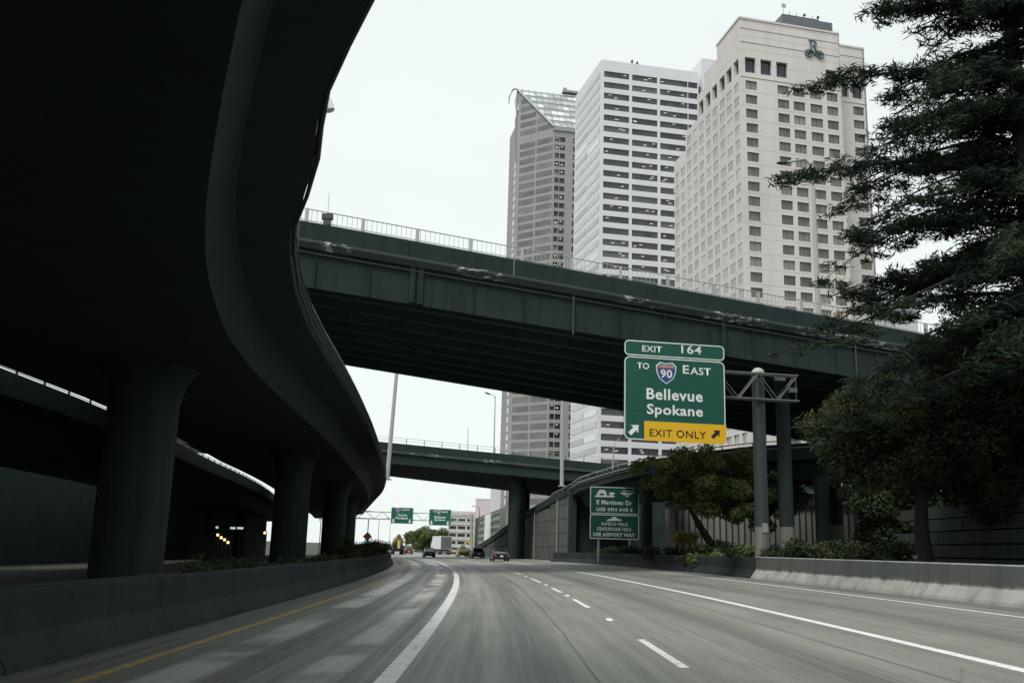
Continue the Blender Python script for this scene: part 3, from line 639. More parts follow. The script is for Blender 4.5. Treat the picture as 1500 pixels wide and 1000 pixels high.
# conifers with drooping boughs
def conifer(label, base, H, crown0, Lmax, nb, nleaf, seed, bias=None, tips=()):
    random.seed(seed); np.random.seed(seed)
    e = empty('conifer_tree', base, 0, label, 'tree'); b = MB(); b.tube([(0, 0, -.3), (.05, 0, H*.4), (0, .05, H*.8), (0, 0, H)], [.5, .38, .16, .03], 12); b.build('trunk', M['bark'], e, smooth=True)
    cl = []; br = MB()
    for k in range(nb):
        h = crown0+(H-crown0)*((k+.5)/nb)**.95; L = Lmax*(1-.75*((h-crown0)/(H-crown0))**1.3)*random.uniform(.65, 1.1); az = random.uniform(0, 2*math.pi) if bias is None or random.random() < .45 else random.gauss(bias, .6)
        dx, dy = math.cos(az), math.sin(az); pts = []
        rise = random.uniform(-.1, .25)
        for j in range(7):
            t = j/6; pts.append(Vector((dx*L*t, dy*L*t, h+L*(rise*t-.38*t*t))))
        br.tube(pts, [.09*(1-t/7.) for t in range(7)], 5)
        for j in range(1, 7):
            for q in range(3):
                p = pts[j]+Vector((random.gauss(0, .32), random.gauss(0, .32), random.gauss(-.12, .14))); r_ = .72*(1-.45*j/6)*random.uniform(.6, 1.2)
                cl.append((p.x, p.y, p.z-.1, r_*1.25, r_*1.25, r_*.42))
    for tx, ty, tz in tips:                    # long boughs reaching out of the crown
        T_ = Vector((tx-base[0], ty-base[1], tz-base[2])); S_ = Vector((0, 0, T_.z+.6)); br.tube([S_, S_.lerp(T_, .5)+Vector((0, 0, .5)), T_], [.1, .06, .02], 5)
        for j in range(4, 15):
            p = S_.lerp(T_, j/14)+Vector((0, 0, 2.0*(j/14)*(1-j/14)))
            for q in range(3): cl.append((p.x+random.gauss(0, .2), p.y+random.gauss(0, .3), p.z+random.gauss(-.1, .12), .5, .5, .22))
    br.build('boughs', M['bark'], e); leaves('needles', cl, nleaf, .3, M['leafdark'], e, 6.5, .1, .6); return e
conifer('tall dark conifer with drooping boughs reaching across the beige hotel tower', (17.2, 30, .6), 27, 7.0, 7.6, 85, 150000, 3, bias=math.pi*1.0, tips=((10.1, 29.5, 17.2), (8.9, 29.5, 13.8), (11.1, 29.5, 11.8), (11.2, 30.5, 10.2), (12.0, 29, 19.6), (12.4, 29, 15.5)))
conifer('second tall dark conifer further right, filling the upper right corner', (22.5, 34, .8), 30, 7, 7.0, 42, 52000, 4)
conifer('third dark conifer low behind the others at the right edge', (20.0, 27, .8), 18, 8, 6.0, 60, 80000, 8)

# hedge in the median, shrub by shrub
random.seed(2); np.random.seed(2)
k = 0
for y_ in [27+3.1*q for q in range(12)] + [65+3.6*q for q in range(21)]:
    k += 1; x_ = s(y_)-7.6+random.uniform(-.4, .2); h_ = random.uniform(.6, .95) if y_ < 55 else random.uniform(1.3, 2.0)
    e = empty('median_shrub', (x_, y_, gz(x_)), 0, 'dark leafy shrub in the hedge behind the median barrier under the left viaduct', 'shrub', 'shrubs in the hedge behind the median barrier')
    cl = [(random.gauss(0, .4), random.gauss(0, .6), h_*random.uniform(.4, 1), .55, .7, .45) for _ in range(7)]
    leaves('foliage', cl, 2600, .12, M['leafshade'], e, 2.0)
    b = MB(); 
    for q in range(4): b.tube([(0, 0, -.1), (random.gauss(0, .25), random.gauss(0, .3), h_*.9)], [.03, .01], 5)
    b.build('stems', M['bark'], e)
ms = MB(); my = [float(q) for q in range(-12, 190, 4)]
ms.loft([[(s(Y)-6.5, Y, -.6), (s(Y)-6.5, Y, .35), (s(Y)-9.5, Y, .5), (s(Y)-14, Y, .0), (s(Y)-14, Y, -1.0)] for Y in my]); ms.build('median_bed', M['ground'])['kind'] = 'structure'
# ground-cover shrubs on the right verge
spots = [(1000, 803, 62, 'leafshade'), (1040, 800, 60, 'leaf'), (1085, 800, 57, 'leaf'), (975, 802, 72, 'leafshade'), (1135, 806, 51, 'leafshade'), (1185, 806, 49, 'leafshade'), (1235, 808, 46, 'leafshade'), (930, 800, 84, 'leafshade'), (890, 803, 95, 'leafshade'), (1060, 790, 66, 'leafshade'), (1280, 800, 42, 'leafshade')]
for i, (px, py, Y, m_) in enumerate(spots):
    p = atY(px, py, Y); o_ = p.x-s(Y); 
    if o_ < 15.0: p.x = s(Y)+15.0
    desc = ['left of the leaning trunk', 'under the leaning trunk', 'just left of the overhead sign pole', 'left of the ramp column', 'right of the overhead sign pole', 'between the two overpass columns', 'by the foot of the rounded shaggy tree', 'right of the small green sign posts', 'between the small green sign posts', 'behind the leaning trunk', 'at the left end of the low course wall'][i]
    e = empty('verge_shrub', (p.x, Y, verge_z(p.x, Y)), 0, 'low %s shrub on the right verge, %s' % ('green' if m_ == 'leaf' else 'dark', desc), 'shrub')
    cl = [(random.gauss(0, 1.0), random.gauss(0, .6), random.uniform(.4, 1.3), .7, .7, .45) for _ in range(12)]
    leaves('foliage', cl, 3200, .17, M[m_], e, 1.8)
    b = MB()
    for q in range(5): b.tube([(0, 0, -.1), (random.gauss(0, .5), random.gauss(0, .3), 1.0)], [.035, .01], 5)
    b.build('stems', M['bark'], e)
p = atY(1012, 795, 74); e = empty('yellow_shrub', (p.x, 74, verge_z(p.x, 74)), 0, 'bright yellow leaved shrub at the foot of the leaning trunk', 'shrub')
leaves('foliage', [(random.gauss(0, .5), 0, 1.6+random.random()*.6, .55, .5, .4) for _ in range(8)], 2200, .17, M['leafyellow'], e); b = MB(); b.tube([(0, 0, -.1), (0, 0, 1.8)], [.05, .02], 6); b.build('stems', M['bark'], e)
p = atY(1230, 470, 62); e = empty('autumn_shrub', (p.x, on(p.x)+2, oz(p.x)-1), 0, 'small orange autumn shrub showing above the overpass parapet before the hotel', 'shrub')
leaves('foliage', [(random.gauss(0, .22), random.gauss(0, .2), random.uniform(1.2, 2.1), .26, .25, .22) for _ in range(9)], 900, .12, M['leaforange'], e); b = MB(); b.tube([(0, 0, 0), (0, 0, 1.6)], [.04, .02], 6); b.build('stems', M['bark'], e)
b = MB(); b.box(-.5, .5, -.3, .3, 0, .5); b.build('planter', M['column'], e)
# distant round tree
random.seed(9)
broad_tree('distant_tree', 'round green tree in the distance behind the white box truck', (-24.5, 300, -1), [(-24.5, 300, -1), (-24.5, 300, 1.5), (-24.5, 300, 3.5)], clump_field(-24.5, 300, 3.4, 7.4, 5, 3.1, 60, 1.5, .8), 22000, .5, M['leaf'], .4)

# ------------------------------------------------------------------ facades
class Facade:
    """vertical plane from P (x,y) along angle a; sgn=+1: outside lies on (sin a, -cos a)"""
    def __init__(self, parent, P, a, sgn=1):
        self.p = parent; self.P = Vector((P[0], P[1], 0)); self.a = a; self.e = Vector((math.cos(R(a)), math.sin(R(a)), 0)); self.n = Vector((math.sin(R(a)), -math.cos(R(a)), 0))*sgn; self.sgn = sgn
        self.wins = []
    def pt(self, u, z, d=0.0): return self.P+self.e*u+self.n*d+Vector((0, 0, z))
    def wall(self, name, mat_, u0, u1, z0, z1, holes, depth=.3, dd=0.0):
        us = sorted({u0, u1} | {h[0] for h in holes} | {h[1] for h in holes}); zs_ = sorted({z0, z1} | {h[2] for h in holes} | {h[3] for h in holes})
        us = [q for q in us if u0 <= q <= u1]; zs_ = [q for q in zs_ if z0 <= q <= z1]
        b = MB(); vi = {}
        full = {(i, j) for i in range(len(us)-1) for j in range(len(zs_)-1)}
        ui = {q: i for i, q in enumerate(us)}; zi = {q: i for i, q in enumerate(zs_)}
        for h in holes:
            for i in range(ui[h[0]], ui[h[1]]):
                for j in range(zi[h[2]], zi[h[3]]): full.discard((i, j))
        def v(i, j):
            if (i, j) not in vi: vi[(i, j)] = len(b.v); b.v.append(tuple(self.pt(us[i], zs_[j], dd)))
            return vi[(i, j)]
        for i, j in full:
            f = (v(i, j), v(i+1, j), v(i+1, j+1), v(i, j+1)); b.f.append(f if self.sgn > 0 else f[::-1]); b.mi.append(0)
        for h in holes:
            c = [(h[0], h[2]), (h[1], h[2]), (h[1], h[3]), (h[0], h[3])]
            for q in range(4):
                A, B_ = c[q], c[(q+1) % 4]
                f = [self.pt(A[0], A[1], dd), self.pt(B_[0], B_[1], dd), self.pt(B_[0], B_[1], dd-depth), self.pt(A[0], A[1], dd-depth)]
                b.quad(*(f[::-1] if self.sgn > 0 else f))
        o = b.build(name, mat_, self.p, fix=False); o.location = -self.p.location; return o
_wm = {}
def window_mesh(w_, h_, nx, ny, gl, fr, bar=.06, tag_=''):
    key = (round(w_, 2), round(h_, 2), nx, ny, gl.name, fr.name, bar)
    if key in _wm: return _wm[key]
    b = MB(); b.quad((0, 0, 0), (w_, 0, 0), (w_, 0, h_), (0, 0, h_), 0); b.quad((0, .2, 0), (0, .2, h_), (w_, .2, h_), (w_, .2, 0), 0)
    for k in range(nx+1):
        x = min(max(w_*k/nx-bar/2, 0), w_-bar); b.box(x, x+bar, -.05, .05, 0, h_, 1)
    for k in range(ny+1):
        z = min(max(h_*k/ny-bar/2, 0), h_-bar); b.box(bar, w_-bar, -.045, .045, z, z+bar, 1)
    _wm[key] = b.mesh('window', [gl, fr], fix=False); return _wm[key]
def put_windows(parent, items, limit=298):
    """items: (facade, u0,u1,z0,z1, depth, nx, ny, glass, frame)"""
    items = sorted(items, key=lambda t: -t[4])
    rest = MB(); mats = []
    for k, (fc, u0, u1, z0, z1, dp, nx, ny, gl, fr) in enumerate(items):
        if k < limit:
            me = window_mesh(u1-u0, z1-z0, nx, ny, gl, fr); o = link('window', me, parent)
            o.location = fc.pt(u0, z0, -dp)-parent.location; o.rotation_euler = (0, 0, R(fc.a))
        else:
            for g in (gl,):
                if g not in mats: mats.append(g)
            rest.quad(fc.pt(u0, z0, -dp), fc.pt(u1, z0, -dp), fc.pt(u1, z1, -dp), fc.pt(u0, z1, -dp), mats.index(gl))
    if rest.f:
        o = rest.build('lower_windows', mats, parent, fix=False); o.location = -parent.location; o['kind'] = 'stuff'

def hotel_wall_mat(name, c, pitch, z0, c2):
    k = NB(name); p = k.pos(); sep = k.n('ShaderNodeSeparateXYZ'); k.put(sep.inputs[0], p)
    t = k.math('FRACT', k.math('DIVIDE', k.math('SUBTRACT', sep.outputs[2], z0), pitch))
    ln = k.ramp(k.math('ABSOLUTE', k.math('SUBTRACT', t, .5)), .012, .03, 1.0, 0.0)
    nz = k.noise(k.scale(p, (.25, .25, .05)), 1.0, 5, .6); fine = k.noise(p, 1.2, 4, .6)
    col = k.mix(k.ramp(nz, .3, .75), c, c2); col = k.mix(k.math('MULTIPLY', fine, .2), col, c2); col = k.mix(k.math('MULTIPLY', ln, .55), col, tuple(q*.45 for q in c))
    k.base(col); k.rough(.8); return k.m
# --- beige hotel tower
hp = atY(960+410/3.334, 90/3.333, 172.3)
M['hotelwall'] = hotel_wall_mat('beige precast', (.595, .56, .535), 3.05, 94.3-1.525-30.5, (.50, .468, .445))
M['hotelglass'] = glass('hotel glass', (.15, .15, .125), .06, 1.55, .45, (.5, .5, .35))
M['hotelglass2'] = glass('dark hotel glass', (.03, .035, .04), .06, 1.5, .4)
M['hotelframe'] = plain('bronze frame', (.1, .095, .085), .5, .3)
M['bluepanel'] = plain('blue grey spandrel', (.035, .05, .09), .5)
M['sidewin'] = glass('sky-paled side glass', (.33, .32, .31), .05, 1.9, .3, rnd=.5)  # paler than the front panes: grazing sky reflection put into the base colour
ht = empty('hotel_tower', (hp.x, hp.y, 0), 0, 'tall beige hotel tower with square windows and a scrolled letter emblem near its top', 'tower')
F1 = Facade(ht, hp, 13); F2 = Facade(ht, hp, 101, -1); F3 = Facade(ht, F1.pt(22.4, 0, -3.9), 13); 
rowz = [93.62-3.05*k for k in range(30)]
cols = [(1.0, 3.5), (8.0, 10.5), (11.45, 14.0), (15.2, 17.9), (18.95, 21.45)]
holes = []; items = []
for z_ in rowz:
    for c in cols: holes.append((c[0], c[1], z_-1.9, z_)); items.append((F1, c[0], c[1], z_-1.9, z_, .28, 2, 1, M['hotelglass'], M['hotelframe']))
for c in ((1.0, 3.35), (4.4, 6.85), (7.9, 10.35), (18.95, 21.4)):
    holes.append((c[0], c[1], 95.4, 98.7)); items.append((F1, c[0]+.002, c[1]-.002, 96.25, 98.7, .7, 2, 1, M['hotelglass2'], M['hotelframe']))
    q = MB(); q.obox(F1.pt(c[0]+.01, 95.41, -.5), F1.e*(c[1]-c[0]-.02), -F1.n*.1, (0, 0, .84)); o = q.build('spandrel', M['bluepanel'], ht); o.location = -ht.location
# pad unmatched break lines are handled by the grid
F1.wall('front_wall', M['hotelwall'], 0, 22.4, 0, 107.05, holes, .8)
holes = []
for z_ in rowz:
    holes.append((5.1, 7.6, z_-1.9, z_)); items.append((F3, 5.1, 7.6, z_-1.9, z_, .28, 2, 1, M['hotelglass'], M['hotelframe']))
    holes.append((.15, .75, z_-1.9, z_)); items.append((F3, .15, .75, z_-1.9, z_, .28, 1, 1, M['hotelglass2'], M['hotelframe']))
for c in ((.15, .75), (1.75, 4.25), (5.1, 7.6)):
    holes.append((c[0], c[1], 95.4, 98.7)); items.append((F3, c[0], c[1], 96.25, 98.7, .7, 2, 1, M['hotelglass2'], M['hotelframe']))
F3.wall('wing_wall', M['hotelwall'], 0, 8.35, 0, 107.05, holes, .8)
scol = [(.95, 3.2), (4.3, 6.85), (7.7, 10.3), (11.55, 14.1), (15.15, 17.65), (18.95, 21.4), (22.6, 25.1), (26.05, 28.65), (29.95, 32.55), (33.6, 36.1)]
def stop(u): return 107.05 if u < 11.3 else 104.1 if u < 18.2 else 100.9 if u < 22.4 else 95.3 if u < 29.5 else 91.0
for (ua, ub) in ((0, 11.3), (11.3, 18.2), (18.2, 22.4), (22.4, 29.5), (29.5, 36.75)):
    holes = []; zt = stop(ua+.1)
    for c in scol:
        if not (ua <= c[0] < ub): continue
        for z_ in rowz:
            if z_+.6 > zt: continue
            holes.append((c[0], c[1], z_-1.9, z_)); items.append((F2, c[0], c[1], z_-1.9, z_, .28, 2, 1, M['sidewin'], M['hotelframe']))
        if zt > 100: holes.append((c[0], c[1], 95.4, 98.7)); items.append((F2, c[0], c[1], 96.25, 98.7, .9, 2, 1, M['hotelglass2'], M['hotelframe']))
        if zt > 100:
            q = MB(); q.obox(F2.pt(c[0]+.01, 95.41, -.6), F2.e*(c[1]-c[0]-.02), -F2.n*.1, (0, 0, .84)); o = q.build('spandrel', M['steel'], ht); o.location = -ht.location
    F2.wall('side_wall', M['hotelwall'], ua, ub, 0, zt, holes, .95)
put_windows(ht, items)
# core block behind the walls + roof slabs and returns
def hblock(name, mat_, ua, ub, va, vb_, z0, z1, inset=1.05, parent=None, F=None):
    fa, fb = F or (F1, F2); q = MB(); O = fa.P+fb.e*ua+fa.e*inset; 
    q.obox(O+Vector((0, 0, z0)), fb.e*(ub-ua), fa.e*(vb_-inset), (0, 0, z1-z0)); o = q.build(name, mat_, parent or ht); o.location = -(parent or ht).location; return o
for (ua, ub) in ((1.05, 11.28), (11.28, 18.18), (18.18, 22.38), (22.38, 29.48), (29.48, 36.7)):
    hblock('roof_block', M['hotelwall'], ua, ub, 0, 22.3 if ua < 4 else 28, 0.5, stop(ua+.2)-.02)
q = MB(); q.obox(F1.pt(22.41, 0, -.0)-F1.n*0, -F1.n*3.9, F1.e*-.3, (0, 0, 107.03)); o = q.build('wing_return', M['hotelwall'], ht); o.location = -ht.location
q = MB(); q.obox(F3.pt(8.35, 0.3, -.95), -F3.n*20, -F3.e*7.3, (0, 0, 106.7)); o = q.build('wing_block', M['hotelwall'], ht); o.location = -ht.location
q = MB(); q.obox(F3.pt(7.9, 0, -.0), F3.e*.44, -F3.n*.94, (0, 0, 106.9)); o = q.build('wing_end', M['hotelwall'], ht); o.location = -ht.location
for (Fc, ua, ub, zt) in ((F1, -.12, 22.4, 107.05), (F3, .02, 8.45, 107.05)):
    q = MB(); q.obox(Fc.pt(ua, zt, .14), Fc.e*(ub-ua), -Fc.n*.9, (0, 0, .42)); o = q.build('cornice', M['hotelwall'], ht); o.location = -ht.location
    for zz in (105.0, 102.0, 94.35): 
        q = MB(); q.obox(Fc.pt(max(ua, 0), zz, .09), Fc.e*(ub-max(ua, 0)-.05), -Fc.n*.085, (0, 0, .16)); o = q.build('string_course', M['hotelwall'], ht); o.location = -ht.location
q = MB(); q.obox(F2.pt(.8, 107.05, .14), F2.e*10.6, -F2.n*.9, (0, 0, .42)); o = q.build('cornice', M['hotelwall'], ht); o.location = -ht.location
# emblem: serif R over a double looped scroll
M['emblem'] = plain('verdigris metal', (.05, .13, .13), .4, .5)
em = empty('emblem_root', (0, 0, 0), 0, None, None)
em.name = 'emblem'; em.parent = ht
q = MB()
def epath(pts, r_=.14):
    q.tube([F1.pt(a, z_, .22) for a, z_ in pts], r_, 6)
def ell(cx, cz, rx, rz, a0, a1, rot=0, n=18):
    out = []
    for k in range(n+1):
        t = R(a0+(a1-a0)*k/n); x, z_ = rx*math.cos(t), rz*math.sin(t); out.append((cx+x*math.cos(R(rot))-z_*math.sin(R(rot)), cz+x*math.sin(R(rot))+z_*math.cos(R(rot))))
    return out
epath([(15.75, 104.5), (15.75, 102.3)]); epath([(15.3, 104.55), (16.35, 104.55)]); epath(ell(16.3, 104.0, .65, .56, 95, -95)); epath([(16.35, 103.4), (17.0, 102.3)]); epath([(15.4, 102.3), (16.15, 102.3)]); epath([(16.6, 102.3), (17.25, 102.25)])
xc, zc = 16.45, 101.7
for sx in (-1, 1):
    epath([(xc+sx*a, zc+b_*1.15) for a, b_ in ((0, .12), (.35, .42), (.85, .62), (1.45, .58), (1.95, .3), (2.15, -.1), (1.9, -.55), (1.35, -.78), (.8, -.62), (.35, -.25), (0, .12), (-.3, .38))], .12)
    epath([(xc+sx*a, zc+b_) for a, b_ in ((0, -.2), (.45, .12), (.95, .3), (1.4, .25), (1.68, 0), (1.55, -.3), (1.15, -.42), (.8, -.2), (1.0, 0), (1.35, 0))], .1)
o = q.build('emblem_relief', M['emblem'], em, smooth=True); o.location = -ht.location
q = MB()
bpy.data.objects.remove(em); o.name = 'emblem'; o.parent = ht
# rooftop plant
M['plant'] = NB('ribbed grey louvre').m
k = NB('blue grey ribbed cladding'); p_ = k.pos(); wv = k.n('ShaderNodeTexWave'); k.put(wv.inputs[0], k.scale(p_, (1, 1, 0))); wv.inputs['Scale'].default_value = 1.3
k.base(k.mix(wv.outputs[0], (.085, .1, .12), (.13, .145, .165))); k.rough(.4); M['plant'] = k.m
pl_ = Facade(ht, F1.pt(0, 0, -5), 13)
def on_plane(F_, px, py):
    d_ = ray(px, py); t_ = ((F_.P-Vector((0, 0, EYE)))@F_.n)/(d_@F_.n) if False else (F_.P-Vector((0, 0, EYE))).dot(F_.n)/d_.dot(F_.n); q_ = Vector((0, 0, EYE))+d_*t_; return (q_-F_.P).dot(F_.e), q_.z
pa, pz = on_plane(pl_, 1144.7, 21.7); pb_, pz2 = on_plane(pl_, 1219, 33.3); print('pent', pa, pz, pb_, pz2)
C0 = pl_.pt(pa, 0); PW = pb_-pa; PH = pz; q = MB(); q.obox(C0+Vector((0, 0, 106)), F1.e*PW, -F1.n*6, (0, 0, PH-106)); o = q.build('penthouse', M['plant'], ht); o.location = -ht.location
for k_ in range(20):
    q = MB(); q.obox(C0+F1.e*(.05+k_*PW/20.2)+F1.n*.001+Vector((0, 0, 107)), F1.e*.07, F1.n*.1, (0, 0, PH-107.2)); o = q.build('cladding_fin', M['plant'], ht); o.location = -ht.location
for (uu, hh, ty) in ((.8, 1.9, 0), (5.6, 1.0, 1), (8.8, 1.0, 1), (2.2, 1.5, 2), (3.9, 1.3, 2), (7.6, 1.3, 2)):
    B0 = C0+F1.e*uu-F1.n*.6+Vector((0, 0, PH)); q = MB(); q.tube([B0, B0+Vector((0, 0, hh))], .06, 6)
    if ty == 0: q.tube([B0+Vector((0, 0, hh+.5))+F1.n*.3, B0+Vector((0, 0, hh+.5))-F1.n*.1], [.55, .3], 14)
    if ty == 1: q.tube([B0+Vector((0, 0, hh))+F1.n*.3, B0+Vector((0, 0, hh))-F1.n*.1], [.35, .15], 12)
    o = q.build('antenna', M['palepole'] if ty == 0 else M['darksteel'], ht); o.location = -ht.location
q = MB(); q.obox(C0+F1.e*.4-F1.n*.3+Vector((0, 0, PH)), F1.e*8.6, -F1.n*.6, (0, 0, .45)); o = q.build('rooftop_pipes', M['darksteel'], ht); o.location = -ht.location

# --- white office tower
wp = Vector((27.04, 288.05, 0)); wt = empty('white_tower', wp, 0, 'white office tower with long horizontal window bands between the hotel and the grey tower', 'tower')
k = NB('white metal panel'); p_ = k.pos(); sep = k.n('ShaderNodeSeparateXYZ'); k.put(sep.inputs[0], p_)
nz = k.noise(k.scale(p_, (.3, .3, .06)), 1, 4, .6); t_ = k.math('FRACT', k.math('MULTIPLY', sep.outputs[2], 1/1.3)); ln = k.ramp(k.math('ABSOLUTE', k.math('SUBTRACT', t_, .5)), .02, .05, .3, 0.0)
k.base(k.mix(ln, k.mix(nz, (.64, .635, .665), (.56, .555, .585)), (.35, .35, .38))); k.rough(.55); M['whitepanel'] = k.m
M['officeglass'] = glass('office glass', (.06, .068, .068), .08, 1.55, .6, (.25, .25, .3))
M['officeside'] = glass('side office glass', (.42, .43, .44), .04, 2.2, .25)  # pale base carries the sky reflection of panes viewed at a slant
M['officeframe'] = plain('grey frame', (.16, .165, .165), .5, .2)
M['ceilinglight'] = plain('office ceiling light', (.8, .75, .6), .4, emit=(1, .93, .72, .35))
W1 = Facade(wt, wp, 11.4); W2 = Facade(wt, wp, 104, -1)
rz = [157.25-3.9*k for k in range(40)]; holes = []; items = []; lights = MB()
for z_ in rz:
    for c in ((1.0, 9.75), (10.75, 19.6), (20.55, 30.4)):
        holes.append((c[0], c[1], z_-2.1, z_)); items.append((W1, c[0], c[1], z_-2.1, z_, .35, 7, 1, M['officeglass'], M['officeframe']))
        for _ in range(random.choice((0, 1, 1, 2))):
            uu = random.uniform(c[0]+.4, c[1]-1.6); zz = z_-random.uniform(.5, 1.5); lights.quad(W1.pt(uu, zz, -.28), W1.pt(uu+1.1, zz+.1, -.28), W1.pt(uu+1.0, zz+.28, -.28), W1.pt(uu+.1, zz+.2, -.28))
    holes.append((30.6, 34.0, z_-2.1, z_)); items.append((W1, 30.6, 34.0, z_-2.1, z_, .35, 3, 1, M['hotelglass2'], M['officeframe']))
W1.wall('front_wall', M['whitepanel'], 0, 34.3, 0, 161.3, holes, .5)
holes = []
for z_ in rz:
    for c in ((1.2, 13.0), (13.9, 26.3)):
        holes.append((c[0], c[1], z_-1.9, z_)); items.append((W2, c[0], c[1], z_-1.9, z_, .12, 6, 1, M['officeside'], M['whitepanel']))
W2.wall('side_wall', M['whitepanel'], 0, 27.5, 0, 161.3, holes, .2)
put_windows(wt, items); o = lights.build('ceiling_lights', M['ceilinglight'], wt, fix=False); o.location = -wt.location; o['kind'] = 'stuff'
q = MB(); q.obox(W1.pt(.55, .4, -.6), W1.e*33.5, -W1.n*26, (0, 0, 160.7)); o = q.build('core', M['whitepanel'], wt); o.location = -wt.location
q = MB(); q.obox(W1.pt(36.5, 150, -2), W1.e*12, -W1.n*20, (0, 0, 18)); o = q.build('penthouse', M['whitepanel'], wt); o.location = -wt.location
q = MB(); q.obox(W1.pt(34.31, 0, -3.5), W1.e*9, -W1.n*20, (0, 0, 158)); o = q.build('recessed_wing', M['officeglass'], wt); o.location = -wt.location
for (uu, hh) in ((8.3, 1.3), (10.6, .9)):
    q = MB(); B0 = W1.pt(11 if uu < 9 else 12.8, 160.9, -.8); q.tube([B0, B0+Vector((0, 0, hh+1))], .15, 6); q.obox(B0+Vector((-.4, 0, hh)), (.8, 0, 0), (0, .4, 0), (0, 0, .6)); o = q.build('roof_unit', M['darksteel'], wt); o.location = -wt.location

# --- grey tower with sloped glass roof
tp = Vector((16.44, 407, 0)); tt = empty('grey_tower', tp, 0, 'grey granite tower with chamfered face and sloping glass roof, left of the white tower', 'tower')
M['granite'] = hotel_wall_mat('grey pink granite', (.30, .29, .283), 4.03, 2.1, (.24, .23, .225))
M['graniteglass'] = glass('tinted band glass', (.15, .148, .145), .12, 1.55, .3, (.15, .15, .3), 0.35)
M['greenframe'] = plain('grey green roof frame', (.27, .30, .285), .5, .2)
M['roofglass'] = glass('pale roof glass', (.62, .66, .65), .08, 1.8, .5, (.2, .2, .25))
T1 = Facade(tt, tp, 146, -1); T2 = Facade(tt, tp, 11, 1); Q_ = T1.pt(20.2, 0); T0 = Facade(tt, Q_, 101, -1)
rt = [187.6-4.03*k for k in range(45)]; items = []; lights = MB(); holes = []
def diag(u): return 192.4+1.157*u
for z_ in rt:
    for c in ((.35, 9.1), (9.95, 18.6)):
        holes.append((c[0], c[1], z_-2.75, z_)); items.append((T1, c[0], c[1], z_-2.75, z_, .25, 8, 1, M['graniteglass'], M['hotelframe']))
        for _ in range(random.choice((0, 1, 2, 2))):
            uu = random.uniform(c[0]+.4, c[1]-1.8); zz = z_-random.uniform(.6, 1.8); lights.quad(T1.pt(uu+1.2, zz, -.15), T1.pt(uu, zz+.15, -.15), T1.pt(uu, zz+.4, -.15), T1.pt(uu+1.2, zz+.25, -.15))
T1.wall('chamfer_wall', M['granite'], 0, 20.2, 0, 191.6, holes, .4)
# gable above the eaves: stepped holes clipped by the diagonal
b = MB(); 
gz_ = [191.6+4.03*k-.0 for k in range(7)]
pts = [T1.pt(0, 191.6), T1.pt(20.2, 191.6), T1.pt(20.2, diag(20.2)), T1.pt(0, 192.4)]
b.prism(pts, -T1.n*.4); o = b.build('gable_wall', M['granite'], tt); o.location = -tt.location
for k_ in range(6):
    za = 191.63+4.03*k_-2.75+2.75+.3; zb = za+2.4
    for c in ((.35, 9.1), (9.95, 18.6)):
        u_a = max(c[0], (zb+.6-192.4)/1.157)
        if u_a > c[1]-.6: continue
        u_l = max(c[0], (za+.6-192.4)/1.157)
        q = MB(); q.prism([T1.pt(u_l, za, .05), T1.pt(c[1], za, .05), T1.pt(c[1], zb, .05), T1.pt(u_a, zb, .05)], -T1.n*.04); o = q.build('window', M['graniteglass'], tt); o.location = -tt.location
holes = []
for z_ in rt:
    for (a, c, nx) in ((.8, 2.8, 2), (3.15, 5.6, 2), (9.4, 12.2, 2), (12.6, 15.2, 2)):
        holes.append((a, c, z_-2.4, z_)); items.append((T2, a, c, z_-2.4, z_, .5, nx, 1, M['hotelglass2'] if a > 3 or int(z_) % 3 else M['graniteglass'], M['officeframe']))
        if random.random() < .45:
            zz = z_-random.uniform(.5, 1.5); lights.quad(T2.pt(a+.6, zz, -.4), T2.pt(a+1.5, zz, -.4), T2.pt(a+1.5, zz+.4, -.4), T2.pt(a+.6, zz+.4, -.4))
T2.wall('front_wall', M['granite'], 0, 34, 0, 191.6, holes, .6)
holes = []
for z_ in rt: holes.append((.8, 5.4, z_-2.75, z_)); items.append((T0, .8, 5.4, z_-2.75, z_, .1, 3, 1, M['officeside'], M['granite']))
T0.wall('flank_wall', M['granite'], 0, 7.5, 0, 205, holes, .2)
q = MB(); q.obox(T0.pt(7.5, 0, 0), T0.e*12, -T0.n*10, (0, 0, 200)); o = q.build('rear_block', M['granite'], tt); o.location = -tt.location
put_windows(tt, items); o = lights.build('ceiling_lights', M['ceilinglight'], tt, fix=False); o.location = -tt.location; o['kind'] = 'stuff'
# core prism behind the walls
C3 = [T2.pt(0, 0, -.7)+T2.e*.4, T2.pt(33.5, 0, -.7), T2.pt(33.5, 0, -28), T0.pt(7, 0, -.7), T0.pt(.2, 0, -.7)]
q = MB(); q.prism(C3, (0, 0, 191.3)); o = q.build('core', M['officeframe'], tt); o.location = -tt.location
